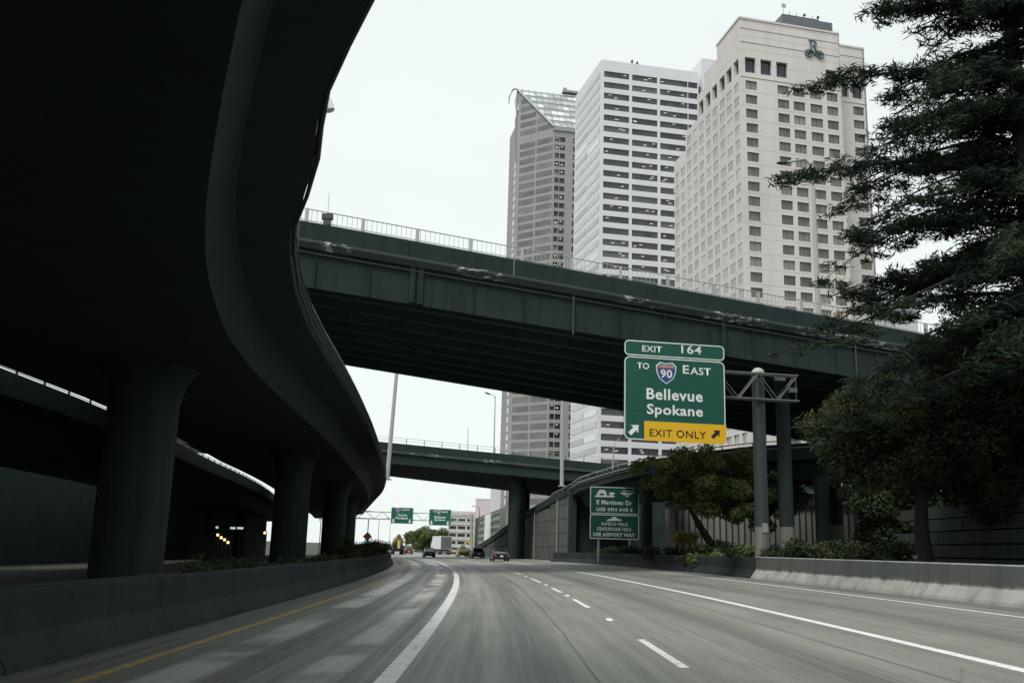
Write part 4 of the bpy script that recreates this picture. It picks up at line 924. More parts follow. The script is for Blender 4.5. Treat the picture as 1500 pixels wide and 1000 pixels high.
# sloping roof: rows of panes between fins
def roofpt(u, t): return T2.pt(u-13.9*0, 192.4+24.4*t, -15.1*t)       # t 0 eave .. 1 ridge
def uleft(t): return -15.1*t*1.0
q = MB(); q.quad(roofpt(uleft(0), 0), roofpt(34, 0), roofpt(34, 1), roofpt(uleft(1), 1)); q.quad(T2.pt(uleft(1), 216.8, -15.1), T2.pt(34, 216.8, -15.1), T2.pt(34, 180, -15.6), T2.pt(uleft(1), 180, -15.6)); o = q.build('roof_backing', M['greenframe'], tt, fix=False); o.location = -tt.location
nr = 6
for r_ in range(nr):
    t0, t1 = (r_+.12)/nr, (r_+.66)/nr
    for c_ in range(-5, 12):
        ua, ub = c_*3.1+.1, c_*3.1+2.95
        la, lb = max(ua, uleft(t0)+.5), max(ua, uleft(t1)+.5)
        la = max(ua, uleft(t0)+.6)
        if ub-la < .5: continue
        q = MB(); up_ = Vector((0, 0, .05)); q.prism([roofpt(la, t0)+T2.n*.15, roofpt(ub, t0)+T2.n*.15, roofpt(ub, t1)+T2.n*.15, roofpt(max(ua, uleft(t1)+.6), t1)+T2.n*.15], T2.n*.06); o = q.build('roof_pane', M['roofglass'], tt); o.location = -tt.location
for c_ in range(-5, 12):
    u_ = c_*3.1; t0 = max(0, -u_/15.1)
    if t0 >= 1: continue
    q = MB(); q.tube([roofpt(u_, t0)+T2.n*.3, roofpt(u_, 1.03)+T2.n*.3], .13, 6); o = q.build('roof_fin', M['greenframe'], tt); o.location = -tt.location
q = MB(); q.tube([roofpt(0, 0)+T2.n*.4, roofpt(uleft(1), 1)+T2.n*.4, T2.pt(uleft(1)-1.6, 217.2, -16.5), T2.pt(uleft(1)-3.2, 213.5, -17.5), T2.pt(uleft(1)-3.2, 210, -17.5)], [.55, .55, .4, .35, .2], 8); o = q.build('verge_beam', M['greenframe'], tt); o.location = -tt.location
q = MB(); q.obox(T2.pt(-.3, 190.6, .5), T2.e*34, -T2.n*1.2, (0, 0, 1.8)); o = q.build('eave_beam', M['greenframe'], tt); o.location = -tt.location
q = MB(); q.obox(T2.pt(7.5, 217.8, -13.5), T2.e*8.5, -T2.n*3, (0, 0, 1.1)); q.obox(T2.pt(7.7, 218.8, -13.5), T2.e*1.6, -T2.n*1.5, (0, 0, 1.1)); o = q.build('roof_gantry', M['greenframe'], tt); o.location = -tt.location
q = MB(); q.prism([T0.pt(-.4, 205, .3), T0.pt(-.4, 214, .3), T0.pt(2, 217, -1), T0.pt(3.5, 216, .3), T0.pt(4.6, 212.5, 1.0), T0.pt(3.2, 207.5, .8), T0.pt(2.5, 205, .3)], -T0.n*1.5); o = q.build('glazed_end', M['roofglass'], tt); o.location = -tt.location

# --- low white building right of the hotel
lp = atZ(1256, 424, 62); sb = empty('white_building', (lp.x, lp.y, 0), 0, 'low white building with small dark windows at the foot of the hotel', 'building')
print('lowwhite', lp)
M['stucco'] = plain('white stucco', (.72, .70, .72), .8, var=.08, sc=.5)
S1 = Facade(sb, lp, 32); hs = [(4.3, 5.6, 54.2, 57.2), (9.4, 10.8, 56.2, 59.2), (4.3, 5.6, 48, 51), (9.4, 10.8, 49.8, 52.6), (14, 15.4, 56, 59)]
S1.wall('wall', M['stucco'], 0, 22, 0, 61.5, hs, .4)
put_windows(sb, [(S1, h[0], h[1], h[2], h[3], .3, 1, 2, M['hotelglass2'], M['hotelframe']) for h in hs])
q = MB(); q.obox(S1.pt(.0, .2, -.45), S1.e*21.9, -S1.n*12, (0, 0, 61)); o = q.build('core', M['stucco'], sb); o.location = -sb.location
q = MB(); q.obox(S1.pt(-.2, 61.5, .25), S1.e*22.4, -S1.n*1.2, (0, 0, .5)); o = q.build('parapet', M['stucco'], sb); o.location = -sb.location

# --- distant car parks
M['parkA'] = concrete('grey green car park concrete', (.27, .29, .25), .2, .2)
M['parkB'] = concrete('white car park concrete', (.5, .5, .49), .2, .2)
def carpark(name, label, P, a, L, sgn, rows_, z0, pitch, n, mat_, op=1.35, ret=None, pier=.7):
    e = empty(name, (P[0], P[1], 0), 0, label, 'building'); Fc = Facade(e, P, a, sgn)
    holes = []; w_ = L/n
    for r_ in range(rows_):
        for k in range(n): holes.append((round(k*w_+pier/2, 3), round((k+1)*w_-pier/2, 3), z0+r_*pitch+pitch-op-.25, z0+r_*pitch+pitch-.25))
    top = z0+rows_*pitch+1.0; Fc.wall('front_wall', mat_, 0, L, -2, top, holes, .8)
    b = MB(); b.obox(Fc.pt(.1, -2, -.85), Fc.e*(L-.2), -Fc.n*14, (0, 0, top+1.2)); o = b.build('interior', M['hotelframe'], e); o.location = -e.location
    for r_ in range(rows_+1):
        b = MB(); b.obox(Fc.pt(-.1, z0+r_*pitch+.25 if r_ < rows_ else top-.25, .18), Fc.e*(L+.2), -Fc.n*.17, (0, 0, .35)); o = b.build('floor_band', mat_, e); o.location = -e.location
    for k in range(0, n+1, 3):
        b = MB(); b.obox(Fc.pt(min(max(k*w_-.35, 0), L-.7), -2, .14), Fc.e*.7, -Fc.n*.135, (0, 0, top+1.9)); o = b.build('pier', mat_, e); o.location = -e.location
    return e, Fc, top
PA = atY(743, 741, 345); PAl = atZ(692.8, 760.7, PA.z); angA = math.degrees(math.atan2(PAl.y-PA.y, PAl.x-PA.x)); LA = (PAl-PA).length
print('garageA', PA, PAl, angA, LA)
eA, FA, topA = carpark('car_park', 'grey green multi-storey car park behind the retaining wall', PA, angA, LA, -1, 5, PA.z-1-5*3.05, 3.05, 21, M['parkA'], 1.75, pier=.6)
FB = Facade(eA, PA, 11, 1); FB.wall('side_wall', M['parkA'], 0, 24, -2, topA, [(1.5, 6.5, topA-4-3.05*k, topA-2.3-3.05*k) for k in range(5)], .6)
b = MB(); b.obox(FB.pt(.2, -1.8, -.7), FB.e*23.5, -FB.n*14, (0, 0, topA+1.5)); o = b.build('side_interior', M['hotelframe'], eA); o.location = -eA.location
uT = LA*.36
b = MB(); b.obox(FA.pt(uT, -2, .7), FA.e*(LA*.14), -FA.n*.69, (0, 0, topA+1.5)); o = b.build('white_stair_panel', M['white'], eA); o.location = -eA.location
b = MB(); b.obox(FA.pt(uT-.6, topA, .3), FA.e*4.2, -FA.n*4, (0, 0, 14)); o = b.build('white_shaft', M['whitepanel'], eA); o.location = -eA.location
PB = atY(657, 751.5, 395)
carpark('car_park', 'white multi-storey car park with dark bands behind the right green gantry sign', (PB.x, PB.y), -4, 11.2, 1, 5, PB.z-1.8-15, 3.0, 3, M['parkB'], 1.2)
PC = atY(697, 731, 640); eC = empty('pink_building', (PC.x, PC.y, 0), 0, 'plain pale pink block rising behind the distant car parks', 'building')
M['pink'] = plain('pale pink wall', (.60, .53, .55), .8, var=.1, sc=.3)
b = MB(); b.box(0, 9.9, 0, 8, -2, PC.z); b.build('wall', M['pink'], eC); b = MB(); b.box(-.15, 10.05, -.15, 8, PC.z+.003, PC.z+.5); b.build('parapet', M['pink'], eC)
b = MB(); b.box(-18, -.3, 3, 12, -2, PC.z-8); b.build('lower_wing', M['pink'], eC)
eD = empty('yellow_building', (PC.x+10.3, PC.y+3, 0), 0, 'narrow pale yellow block between the pink block and the white shaft', 'building')
b = MB(); b.box(0, 5.5, 0, 8, -2, PC.z-1.2); b.build('wall', plain('pale yellow wall', (.5, .49, .36), .8), eD)
for k in range(8):
    for c_ in range(2):
        b = MB(); b.box(.6+c_*2.6, 2.1+c_*2.6, -.03, -.003, 2+k*2.4, 3.4+k*2.4); b.build('window', M['hotelglass2'], eD)
eE = empty('stone_building', atY(721, 728, 640)*1.0, 0, 'tall pale building edge behind the white shaft', 'building'); eE.location.z = 0
b = MB(); b.box(0, 7, 0, 8, -2, 40); b.build('wall', M['parkB'], eE); b = MB(); b.box(-.1, 7.1, -.1, 8.1, 40.003, 40.6); b.build('parapet', M['parkB'], eE)

# ------------------------------------------------------------------ signs
def sign_root(name, label, P, yaw): return empty(name, P, R(yaw), label, 'road sign')
def shield(cx, cy, w_, h_, parent, num, y0=-.014):
    def outline(k_): 
        pts = [(-.30, .5), (0, .44), (.30, .5), (.5, .33), (.46, .0), (.34, -.25), (0, -.5), (-.34, -.25), (-.46, 0), (-.5, .33)]
        return [(cx+a*w_*k_, cy+c*h_*k_) for a, c in pts]
    b = MB(); b.prism([(a, y0, c) for a, c in outline(1)], (0, .008, 0)); o = b.build('route_shield', M['white'], parent)
    b = MB(); b.prism([(a, y0-.006, c) for a, c in outline(.9)], (0, .005, 0)); b.build('blue_field', M['blue'], o)
    top = [(-.27, .44), (0, .39), (.27, .44), (.44, .3), (.44, .22), (-.44, .22), (-.44, .3)]
    b = MB(); b.prism([(cx+a*w_*.92, y0-.012, cy+c*h_*.92) for a, c in top], (0, .005, 0)); b.build('red_field', M['red'], o)
    sign_text('INTERSTATE', cx-.34*w_, cy+.27*h_, .68*w_, .08*h_, o, M['white'], y0-.016, .0)
    nw = .56 if len(num) > 1 else .26
    sign_text(num, cx-nw/2*w_, cy-.22*h_, nw*w_, .38*h_, o, M['white'], y0-.016, .02)
def panel(u0, v0, u1, v1, r_, parent, mfill, mframe, fw=.05, y0=0, name='panel'):
    b = MB(); b.prism([(a, y0, c) for a, c in rrect(u0, v0, u1, v1, r_)], (0, .05, 0)); o = b.build(name, mfill, parent)
    b = MB(); A = rrect(u0+.015, v0+.015, u1-.015, v1-.015, r_); B_ = rrect(u0+.015+fw, v0+.015+fw, u1-.015-fw, v1-.015-fw, max(.02, r_-fw)); ring_frame(b, A, B_, y0-.006); b.build('border', mframe, o, fix=False)
    return o
def arrow(cx, cy, size, ang, mat_, parent, y0=-.012):
    P = [(0, .5), (.42, .02), (.16, .08), (.16, -.5), (-.16, -.5), (-.16, .08), (-.42, .02)]
    b = MB(); t = R(ang); b.poly([(cx+size*(a*math.cos(t)-c*math.sin(t)), y0, cy+size*(a*math.sin(t)+c*math.cos(t))) for a, c in P]); b.build('arrow', mat_, parent, fix=False)
# large exit sign
SP = atY(914, 643, 46.6); sg = sign_root('exit_sign', 'large green overhead exit sign for Bellevue and Spokane with yellow exit only panel', SP, 9.5)
K = .03455
def su(x): return (x-914)*K
def sv(x, y): return (643+(x-914)*.055-y)*K
W_ = su(1068); H_ = 3.45*1.22
MH = sv(914, 521)
panel(0, 0, W_, MH, .28, sg, M['green'], M['white'], .05)
panel(0, MH+.03, W_, sv(914, 497), .22, sg, M['green'], M['white'], .05, name='exit_tab')
def st(txt, x0, y0, x1, y1, mat_=None, b_=.015): return sign_text(txt, su(x0), sv((x0+x1)/2, y1), su(x1)-su(x0), (y1-y0)*K, sg, mat_ or M['white'], -.014, b_)
st('EXIT', 941, 506.5, 971, 515.5); st('164', 1001, 505.5, 1032, 518, b_=.01)
st('TO', 933.5, 531.5, 951.5, 541)
shield(su(977.5), sv(977.5, 547), 1.08, 1.12, sg, '90')
st('E', 1003, 535, 1012.5, 547.5); st('AST', 1014.5, 538.5, 1046, 549.5)
st('Bellevue', 947.5, 571, 1033, 587.5, b_=.022); st('Spokane', 948, 594, 1033, 613.5, b_=.022)
arrow(su(929), sv(929, 629), .66, -45, M['white'], sg)
b = MB(); yp = [(su(944), sv(944, 651.5)-.12), (W_-.2, sv(944, 651.5)-.12+.0), (W_, .08), (W_, sv(1068, 623.5)), (su(944), sv(944, 616.5))]
b = MB(); b.prism([(su(944), -.05, -.015), (W_-.22, -.05, -.015), (W_-.08, -.05, .03), (W_, -.05, .2), (W_, -.05, sv(1060, 623.3)), (su(944), -.05, sv(1060, 623.3))], (0, .04, 0)); yo = b.build('exit_only_panel', M['yellow'], sg)
sign_text('EXIT ONLY', su(951.5), sv(995, 641)-.02, su(1037)-su(951.5), 10.8*K, yo, M['black'], -.056, .01)
arrow(su(1052), sv(1052, 636.5), .56, -45, M['black'], yo, -.056)
for (x0) in (.8, 2.6, 4.5):
    b = MB(); b.box(x0-.05, x0+.05, .051, .2, .1, MH-.1); b.build('stiffener', M['steel'], sg)
# its pole and truss arm
PP = Vector((13.45-.0, 49.2, 0)); PP.x = (1110-750)/1385*49.2*1.0; PP.x = atY(1110, 700, 49.2).x+.15
print('pole', PP)
sp_ = empty('sign_pole', (PP.x, PP.y, .3), R(9.5), 'thick steel pole and truss arm holding up the large exit sign', 'pole')
zt_ = atY(1108, 546, 49.2).z-.3
b = MB(); b.tube([(0, 0, -.3), (0, 0, zt_*.5), (0, 0, zt_)], [.37, .34, .32], 20); mp = b.build('mast', plain('sooty pole paint', (.038, .05, .048), .6, .2), sp_, smooth=True)
b = MB(); b.tube([(0, 0, -.3), (0, 0, 2.6)], [.385, .378], 20); b.build('painted_foot', M['column_pale'], mp, smooth=True)
b = MB(); b.loft([[(.34*math.cos(t_)*math.cos(ph), .34*math.sin(t_)*math.cos(ph), zt_+.28*math.sin(ph)) for t_ in [2*math.pi*q/16 for q in range(16)]] for ph in (0, .5, 1.0, 1.4)]); b.build('mast_cap', M['palepole'], mp, smooth=True)
b = MB(); b.cbox((.0, -.38, .95+1.6), .3, .04, .45); b.build('id_plate', M['steel'], mp)
zc1 = zt_-.18; zc2 = zt_-1.52
for zc_ in (zc1, zc2):
    for yy in (-.35, -.75):
        b = MB(); b.tube([(-6.2, yy, zc_), (1.9, yy, zc_)], .055, 8); b.build('chord', M['sootysteel'], sp_)
xs_ = [-6.2, -5.0, -3.8, -2.6, -1.4, -.3, .75, 1.85]
for i in range(len(xs_)-1):
    a, c = (zc1, zc2) if i % 2 else (zc2, zc1)
    for yy in (-.35, -.75):
        b = MB(); b.tube([(xs_[i], yy, a), (xs_[i+1], yy, c)], .03, 6); b.build('lattice', M['sootysteel'], sp_)
for x_ in (-.3, 1.85):
    b = MB(); b.tube([(x_, -.55, zc1), (x_, -.55, zc2)], .04, 6); b.build('lattice', M['sootysteel'], sp_)
b = MB(); b.cbox((.95, -.6, zt_-.3), .5, .3, .35); b.build('light_unit', M['sootysteel'], sp_)
b = MB(); b.cbox((1.6, -.7, zt_-.95), .4, .25, .25); b.build('light_unit', M['sootysteel'], sp_)

# small sign on two posts
Ys_ = 89.0; Z5 = lambda a, b_: (840+a/5.554, 680+b_/5.554)
Q0 = atY(*Z5(131, 603), Ys_); s2 = sign_root('street_sign', 'tall green sign on two posts naming E Martinez Dr and the stadium fields', Q0, 1.0)
k5 = Ys_/1385/5.554*1.035
def q5(a, b_): return ((a-131)*k5, (603+(a-131)*.024-b_)*k5)
Wd, Hd = q5(515, 0)[0], 400*k5
hm = q5(131, 413)[1]
panel(0, 0, Wd, hm-.02, .14, s2, M['green'], M['white'], .07); panel(0, hm+.02, Wd, Hd, .14, s2, M['green'], M['white'], .07, name='upper_panel')
def t5(txt, a0, b0, a1, b1, bo=.02):
    u0, v0 = q5(a0, b1); u1, v1 = q5(a1, b0); am = (a0+a1)/2; v0 = q5(am, b1)[1]; return sign_text(txt, u0, v0, u1-u0, (b1-b0)*k5, s2, M['white'], -.014, bo)
t5('E Martinez Dr', 183, 310, 460, 345, .03); t5('USE 4TH AVE S', 183, 368, 462, 395, .03)
t5('SAFECO FIELD', 222, 480, 426, 503); t5('CENTURYLINK FIELD', 188, 517, 452, 543); t5('USE AIRPORT WAY', 160, 558, 482, 587, .03)
def icon(polys, name):
    b = MB()
    for P in polys: b.poly([(q5(a, c)[0], -.014, q5(a, c)[1]) for a, c in P])
    b.build(name, M['white'], s2, fix=False)
icon([[(170, 285), (322, 287), (322, 276), (250, 272), (170, 272)], [(183, 271), (193, 240), (255, 240), (262, 271), (240, 271), (240, 258), (205, 258), (205, 271)], [(200, 239), (203, 230), (245, 230), (248, 239)], [(284, 275), (286, 262), (276, 256), (290, 248), (318, 250), (328, 262), (308, 268), (306, 276)]], 'ship_icon')
icon([[(362, 250), (425, 252), (410, 268), (395, 270)], [(384, 240), (470, 240), (470, 235), (384, 235)], [(430, 250), (478, 250), (446, 268), (416, 270)], [(400, 274), (440, 273), (424, 285)]], 'rail_icon')
icon([[(258, 467), (382, 467), (372, 455), (345, 450), (332, 436), (310, 436), (295, 450), (268, 456)]], 'stadium_icon')
for a in (200, 442):
    u_ = q5(a, 0)[0]; b = MB(); b.box(u_-.09, u_+.09, .06, .2, -3.2, Hd*.9); b.build('post', M['steel'], s2)

# gantry with two far signs
YG = 185.0; k_g = YG/1385
gt = empty('sign_gantry', (atY(640, 754, YG).x, YG, -.6), 0, 'thin steel gantry spanning the freeway in the distance with two green signs', 'gantry')
def gl(x, y): p = atY(x, y, YG); return (p.x-gt.location.x, 0, p.z-gt.location.z)
for (a, b_) in (((520, 748), (690, 753.5)), ((520, 758.5), (690, 764))):
    q = MB(); q.tube([gl(*a), gl(*b_)], .1, 8); q.build('chord', M['steel'], gt)
q = MB(); q.tube([gl(690.5, 752.5), gl(690.5, 806)], .3, 10); q.build('post', M['palepole'], gt)
x_, _, _z = gl(520, 748); q = MB(); q.tube([(x_, 0, _z), (x_, 0, -.6)], .3, 10); q.build('post', M['palepole'], gt)
for i, xx in enumerate(range(524, 688, 12)):
    a, c = (748, 758.5) if i % 2 else (758.5, 748); q = MB(); q.tube([gl(xx, a+(xx-520)*.032), gl(xx+12, c+(xx-508)*.032)], .05, 5); q.build('lattice', M['steel'], gt)
Z2 = lambda a, b_: (500+a/5.357, 690+b_/5.357)
def farsign(label, a0, b0, a1, b1, lines, num, numpos):
    P = atY(*Z2(a0, b1), YG-.6); r_ = sign_root('gantry_sign', label, P, 0); kk = YG/1385/5.357
    Wf, Hf = (a1-a0)*kk, (b1-b0)*kk; panel(0, 0, Wf, Hf, .15, r_, M['green2'], M['white'], .05)
    for (t, x0, y0, x1, y1) in lines: sign_text(t, (x0-a0)*kk, (b1-y1)*kk, (x1-x0)*kk, (y1-y0)*kk, r_, M['white'], -.014, .03)
    shield((numpos[0]-a0)*kk, (b1-numpos[1])*kk, .95, .95, r_, num)
    for xa in (a0+20, a1-25): arrow((xa-a0)*kk, 20*kk, .8, 180, M['white'], r_)
farsign('left distant green gantry sign naming Tacoma and Portland', 386, 285, 557, 408, [('SOUTH', 468, 296, 524, 308), ('Tacoma', 434, 333, 510, 350), ('Portland', 424, 356, 514, 374)], '5', (438, 305))
farsign('right distant green gantry sign naming Bellevue and Spokane', 685, 300, 856, 423, [('TO', 715, 311, 735, 323), ('EAST', 783, 313, 830, 325), ('Bellevue', 727, 350, 812, 368), ('Spokane', 727, 372, 810, 390)], '90', (758, 322))
# warning diamonds
def diamond(label, px, py, Y, sz, mat_, zt_extra, mark):
    P = atY(px, py, Y); e = sign_root('warning_sign', label, P, 0)
    q = MB(); q.prism([(0, 0, -sz), (sz, 0, 0), (0, 0, sz), (-sz, 0, 0)], (0, .03, 0)); pn = q.build('panel', mat_, e)
    q = MB(); t_ = sz*.88; ring_frame(q, [(0, -t_), (t_, 0), (0, t_), (-t_, 0)], [(0, -t_*.92), (t_*.92, 0), (0, t_*.92), (-t_*.92, 0)], -.004); q.build('border', M['black'], pn, fix=False)
    q = MB(); q.tube([(0, .08, -P.z-.4), (0, .08, zt_extra)], .045, 8); q.build('post', M['darksteel'], e)
    if mark:
        sign_text(mark, -sz*.45, -sz*.3, sz*.9, sz*.6, pn, M['black'], -.006, .03)
    return e
diamond('orange diamond warning sign on a thin post beside the left hedge', 538.2, 785.3, 92, .44, M['orange'], 1.6, None)
YY = 205.0; P = atY(689.6, 793, YY); e = sign_root('curve_sign', 'yellow advisory sign standing right of the yellow taxi', P, 0)
q = MB(); q.prism([(-.5, 0, -.5), (.5, 0, -.5), (.5, 0, .5), (-.5, 0, .5)], (0, .03, 0)); pn = q.build('panel', M['yellow'], e)
q = MB(); q.prism([(0, -.04, -.75), (.75, -.04, 0), (0, -.04, .75), (-.75, -.04, 0)], (0, .03, 0)); pn = q.build('panel', M['yellow'], e)
arrow(-.15, 0, .7, 0, M['black'], pn, -.045); arrow(.2, 0, .7, 0, M['black'], pn, -.045)
q = MB(); q.tube([(0, .1, -P.z-.8), (0, .1, .8)], .06, 8); q.build('post', M['darksteel'], e)

# ------------------------------------------------------------------ street lights
def lamp(label, foot, top, arm, r0=.12, head=True, mat_='palepole', name='street_lamp'):
    e = empty(name, foot, 0, label, 'street lamp'); T_ = Vector(top)-Vector(foot)
    q = MB(); q.tube([(0, 0, 0), T_*.5, T_], [r0, r0*.8, r0*.55], 10); q.build('pole', M[mat_], e, smooth=True)
    q = MB(); q.box(-r0*1.8, r0*1.8, -r0*1.8, r0*1.8, 0, .12); q.build('base_plate', M['steel'], e)
    if arm:
        a = Vector(arm); pts = [T_+Vector((0, 0, -.4)), T_+a*.3+Vector((0, 0, a.length*.12)), T_+a]; q = MB(); q.tube(pts, r0*.45, 8); q.build('arm', M[mat_], e, smooth=True)
        d = a.normalized(); c = T_+a; q = MB()
        q.loft([[c+d*t_+Vector((0, w__, -.02)) for w__ in ()] or [c+d*t_+Vector((0, math.cos(th)*ww, math.sin(th)*hh-.03)) for th in [2*math.pi*q_/8 for q_ in range(8)]] for t_, ww, hh in ((-.1, .06, .05), (.1, .16, .1), (.45, .19, .13), (.75, .12, .07))])
        q.build('luminaire', M['darksteel'], e, smooth=True)
    return e
p0 = atY(567.5, 694, 116); p1 = atY(577, 540, 116); lamp('tall tapered pale pole standing on the left viaduct edge', (p0.x, 116, 9.1), (p1.x+.75, 116, 34), (-2, 0, .3), .27)
p0 = atY(723.5, 664, 125.6); p1 = atY(725.5, 580, 125.6); lamp('slim lamp with hooked head on the far overpass', (p0.x, 125.6, z3(p0.x)-.9), p1, (-.7, 0, .25), .10, name='street_lamp')
p0 = atY(685, 661, 126); p1 = atY(686, 626, 126); lamp('short bare pole on the far overpass', (p0.x, 126, z3(p0.x)-.9), p1, None, .06)
p0 = atY(823, 711, 108); p1 = atY(823.5, 560, 108); lamp('tall grey pole rising from the retaining wall by the ramp', (p0.x, 108, 8.4), (p1.x, 108, p1.z+3), (-1.8, 0, .3), .22)
p0 = atY(897, 679, 97); p1 = atY(899, 652, 97); lamp('small curved lamp on the curved ramp before the white tower', (p0.x, 97, 8.6), p1, (.65, 0, .75), .09)
p0 = atY(1199, 465, 62); p1 = atY(1190, 237, 62); lamp('pale street lamp on the near overpass in front of the hotel', (p0.x, 62, oz(p0.x)-1), p1, (-1.75, 0, -.1), .2)
p0 = atY(592, 805, 250); p1 = atY(594, 760, 250)
for px, Y, yt, lab in ((572, 230, 765, 'thin distant lamp pole under the left gantry sign'), (555.5, 210, 760, 'thin distant lamp pole beyond the left hedge')):
    p = atY(px, yt, Y); lamp(lab, (p.x, Y, gz(p.x)), p, (1.5, 0, .2), .09)
for px, yt, lab in ((702.5, 744, 'lamp pole before the pink block above the car park'),):
    p = atY(px, yt, 330); lamp(lab, (p.x, 330, 8), p, (-2, 0, .6), .16, mat_='darksteel')
# viaduct wall luminaire
e = empty('parapet_lamp', (edge(15.6)+.05, 15.6, 9.2), 0, 'small pale lamp fixed to the viaduct parapet overhead', 'lamp')
q = MB(); q.box(-.25, .1, -.1, .1, -.25, .1); q.build('housing', M['steel'], e); q = MB(); q.tube([(.1, 0, 0), (.18, 0, -.2)], .09, 8); q.build('lens', M['white'], e)
# upright white delineators / bollards at the ramp nose
# ------------------------------------------------------------------ vehicles (local: +Y ahead, origin on the ground at the rear axle line centre)
def paintmat(name, c): return plain(name, c, .25, .1, .05, spec=.6)
def ringsec(y, hw, z0, z1, tw=None, r_=.12):
    tw = tw if tw is not None else hw
    return [(-hw*.96, y, z0), (-hw, y, z0+r_), (-hw*.99, y, (z0+z1)/2+.05), (-tw, y, z1-r_*.5), (-tw*.88, y, z1), (tw*.88, y, z1), (tw, y, z1-r_*.5), (hw*.99, y, (z0+z1)/2+.05), (hw, y, z0+r_), (hw*.96, y, z0)]
def wheels(e, axles, hw, r_, wd=.22, dual=False):
    for y in axles:
        for sx in (-1, 1):
            q = MB(); x = sx*(hw-wd/2); q.tube([(x-wd/2, y, r_), (x+wd/2, y, r_)], r_, 18); w_ = q.build('wheel', M['rubber'], e, smooth=True)
            q = MB(); q.tube([(x+sx*(wd/2-.02), y, r_), (x+sx*(wd/2+.01), y, r_)], [r_*.62, r_*.55], 14); q.build('rim', M['chrome'], w_, smooth=True)
M['taillight'] = plain('tail light', (.35, .02, .02), .3); M['taillit'] = plain('lit tail light', (.5, .03, .02), .3, emit=(1, .1, .06, .35)); M['headlamp'] = plain('lamp lens', (.7, .7, .7), .2)
def car(label, Y, px, w_, L, h, col, kind='sedan', lit=False, roofsign=False, topmat=None):
    x = (px-750)/1385*Y; x = atY(px, 803, Y).x; e = empty('car', (x, Y, gz(x)+.005), -heading(Y), label, 'car'); hw = w_/2
    belt = h*.62; pm = paintmat('car paint', col)
    q = MB(); q.loft([ringsec(0, hw*.9, .35, belt-.02), ringsec(.12, hw*.97, .25, belt), ringsec(.6, hw, .2, belt+.01), ringsec(L*.4, hw, .2, belt), ringsec(L*.72, hw, .2, belt-.04), ringsec(L*.93, hw*.95, .22, belt-.22), ringsec(L, hw*.82, .32, belt-.32)]); body = q.build('body', pm, e, smooth=True)
    r0, r1, r2, r3 = {'sedan': (.45, 1.25, L*.55, L*.72), 'hatch': (.08, .55, L*.55, L*.74), 'suv': (.05, .35, L*.6, L*.76), 'sport': (.5, 1.55, L*.5, L*.7)}[kind]
    q = MB(); q.loft([ringsec(r0, hw*.86, belt-.03, belt+.02, hw*.82, .02), ringsec(r1, hw*.86, belt-.03, h-.015, hw*.68, .06), ringsec((r1+r2)/2, hw*.87, belt-.03, h, hw*.7, .06), ringsec(r2, hw*.86, belt-.03, h-.03, hw*.66, .06), ringsec(r3, hw*.84, belt-.05, belt, hw*.8, .02)]); q.build('cabin', M['carglass'], e, smooth=True)
    q = MB(); q.loft([ringsec(r1-.02, hw*.64, h-.03, h+.012, hw*.6, .01), ringsec((r1+r2)/2, hw*.68, h-.02, h+.022, hw*.62, .01), ringsec(r2, hw*.63, h-.045, h-.01, hw*.58, .01)]); q.build('roof', topmat or pm, e, smooth=True)
    for sx in (-1, 1):
        for (ya, za, yb, zb) in ((r0+.05, belt, r1, h), (r3-.05, belt-.02, r2, h-.02), ((r1+r2)/2+.1, belt, (r1+r2)/2+.1, h)):
            q = MB(); q.tube([(sx*hw*.85, ya, za), (sx*hw*.68, yb, zb)], .035, 6); q.build('pillar', pm, e)
        q = MB(); q.cbox((sx*hw*.8, -.0, belt-.17), hw*.24, .1, .11); q.build('tail_light', M['taillit'] if lit else M['taillight'], e)
        q = MB(); q.cbox((sx*hw*.66, L-.06, belt-.42), hw*.3, .1, .14); q.build('headlight', M['headlamp'], e)
        q = MB(); q.cbox((sx*(hw+.08), L*.62, belt+.05), .16, .1, .12); q.build('mirror', pm, e)
    q = MB(); q.cbox((0, .0, .36), w_*.9, .2, .2); q.build('rear_bumper', M['black'] if kind != 'sport' else pm, e)
    q = MB(); q.cbox((0, -.0+.02, belt-.25 if kind != 'suv' else .6), .34, .09, .17); q.build('number_plate', M['white'], e)
    wheels(e, (L*.2, L*.8), hw-.01, .32)
    if roofsign:
        q = MB(); q.prism([(-.4, (r1+r2)/2-.15, h+.02), (.4, (r1+r2)/2-.15, h+.02), (.3, (r1+r2)/2-.15, h+.42), (-.3, (r1+r2)/2-.15, h+.42)], (0, .3, 0)); q.build('roof_sign', M['white'], e)
    return e
car('low black sports car nearest the retaining wall with glowing tail lights', 107, 735.3, 1.86, 4.3, 1.3, (.02, .023, .025), 'sport', True)
car('black sedan second from the right, ahead of the yellow taxi lane', 137, 702, 1.8, 4.6, 1.42, (.018, .022, .024), 'sedan')
car('yellow taxi with a white sign on its roof', 158, 680, 1.8, 4.8, 1.45, (.92, .72, .08), 'sedan', roofsign=True)
car('dark blue car left of the white box truck', 151, 630.5, 1.78, 4.4, 1.42, (.035, .05, .17), 'sedan')
car('white van-like car just right of the box truck', 224, 665.8, 1.8, 4.5, 1.6, (.6, .6, .6), 'suv')
car('small red car to the right of the concrete mixer', 216, 599.5, 1.75, 4.2, 1.4, (.32, .05, .03), 'hatch', topmat=M['carglass'])
car('tiny white car far off between the red and blue cars', 330, 609.5, 1.8, 4.5, 1.5, (.55, .55, .55), 'sedan')
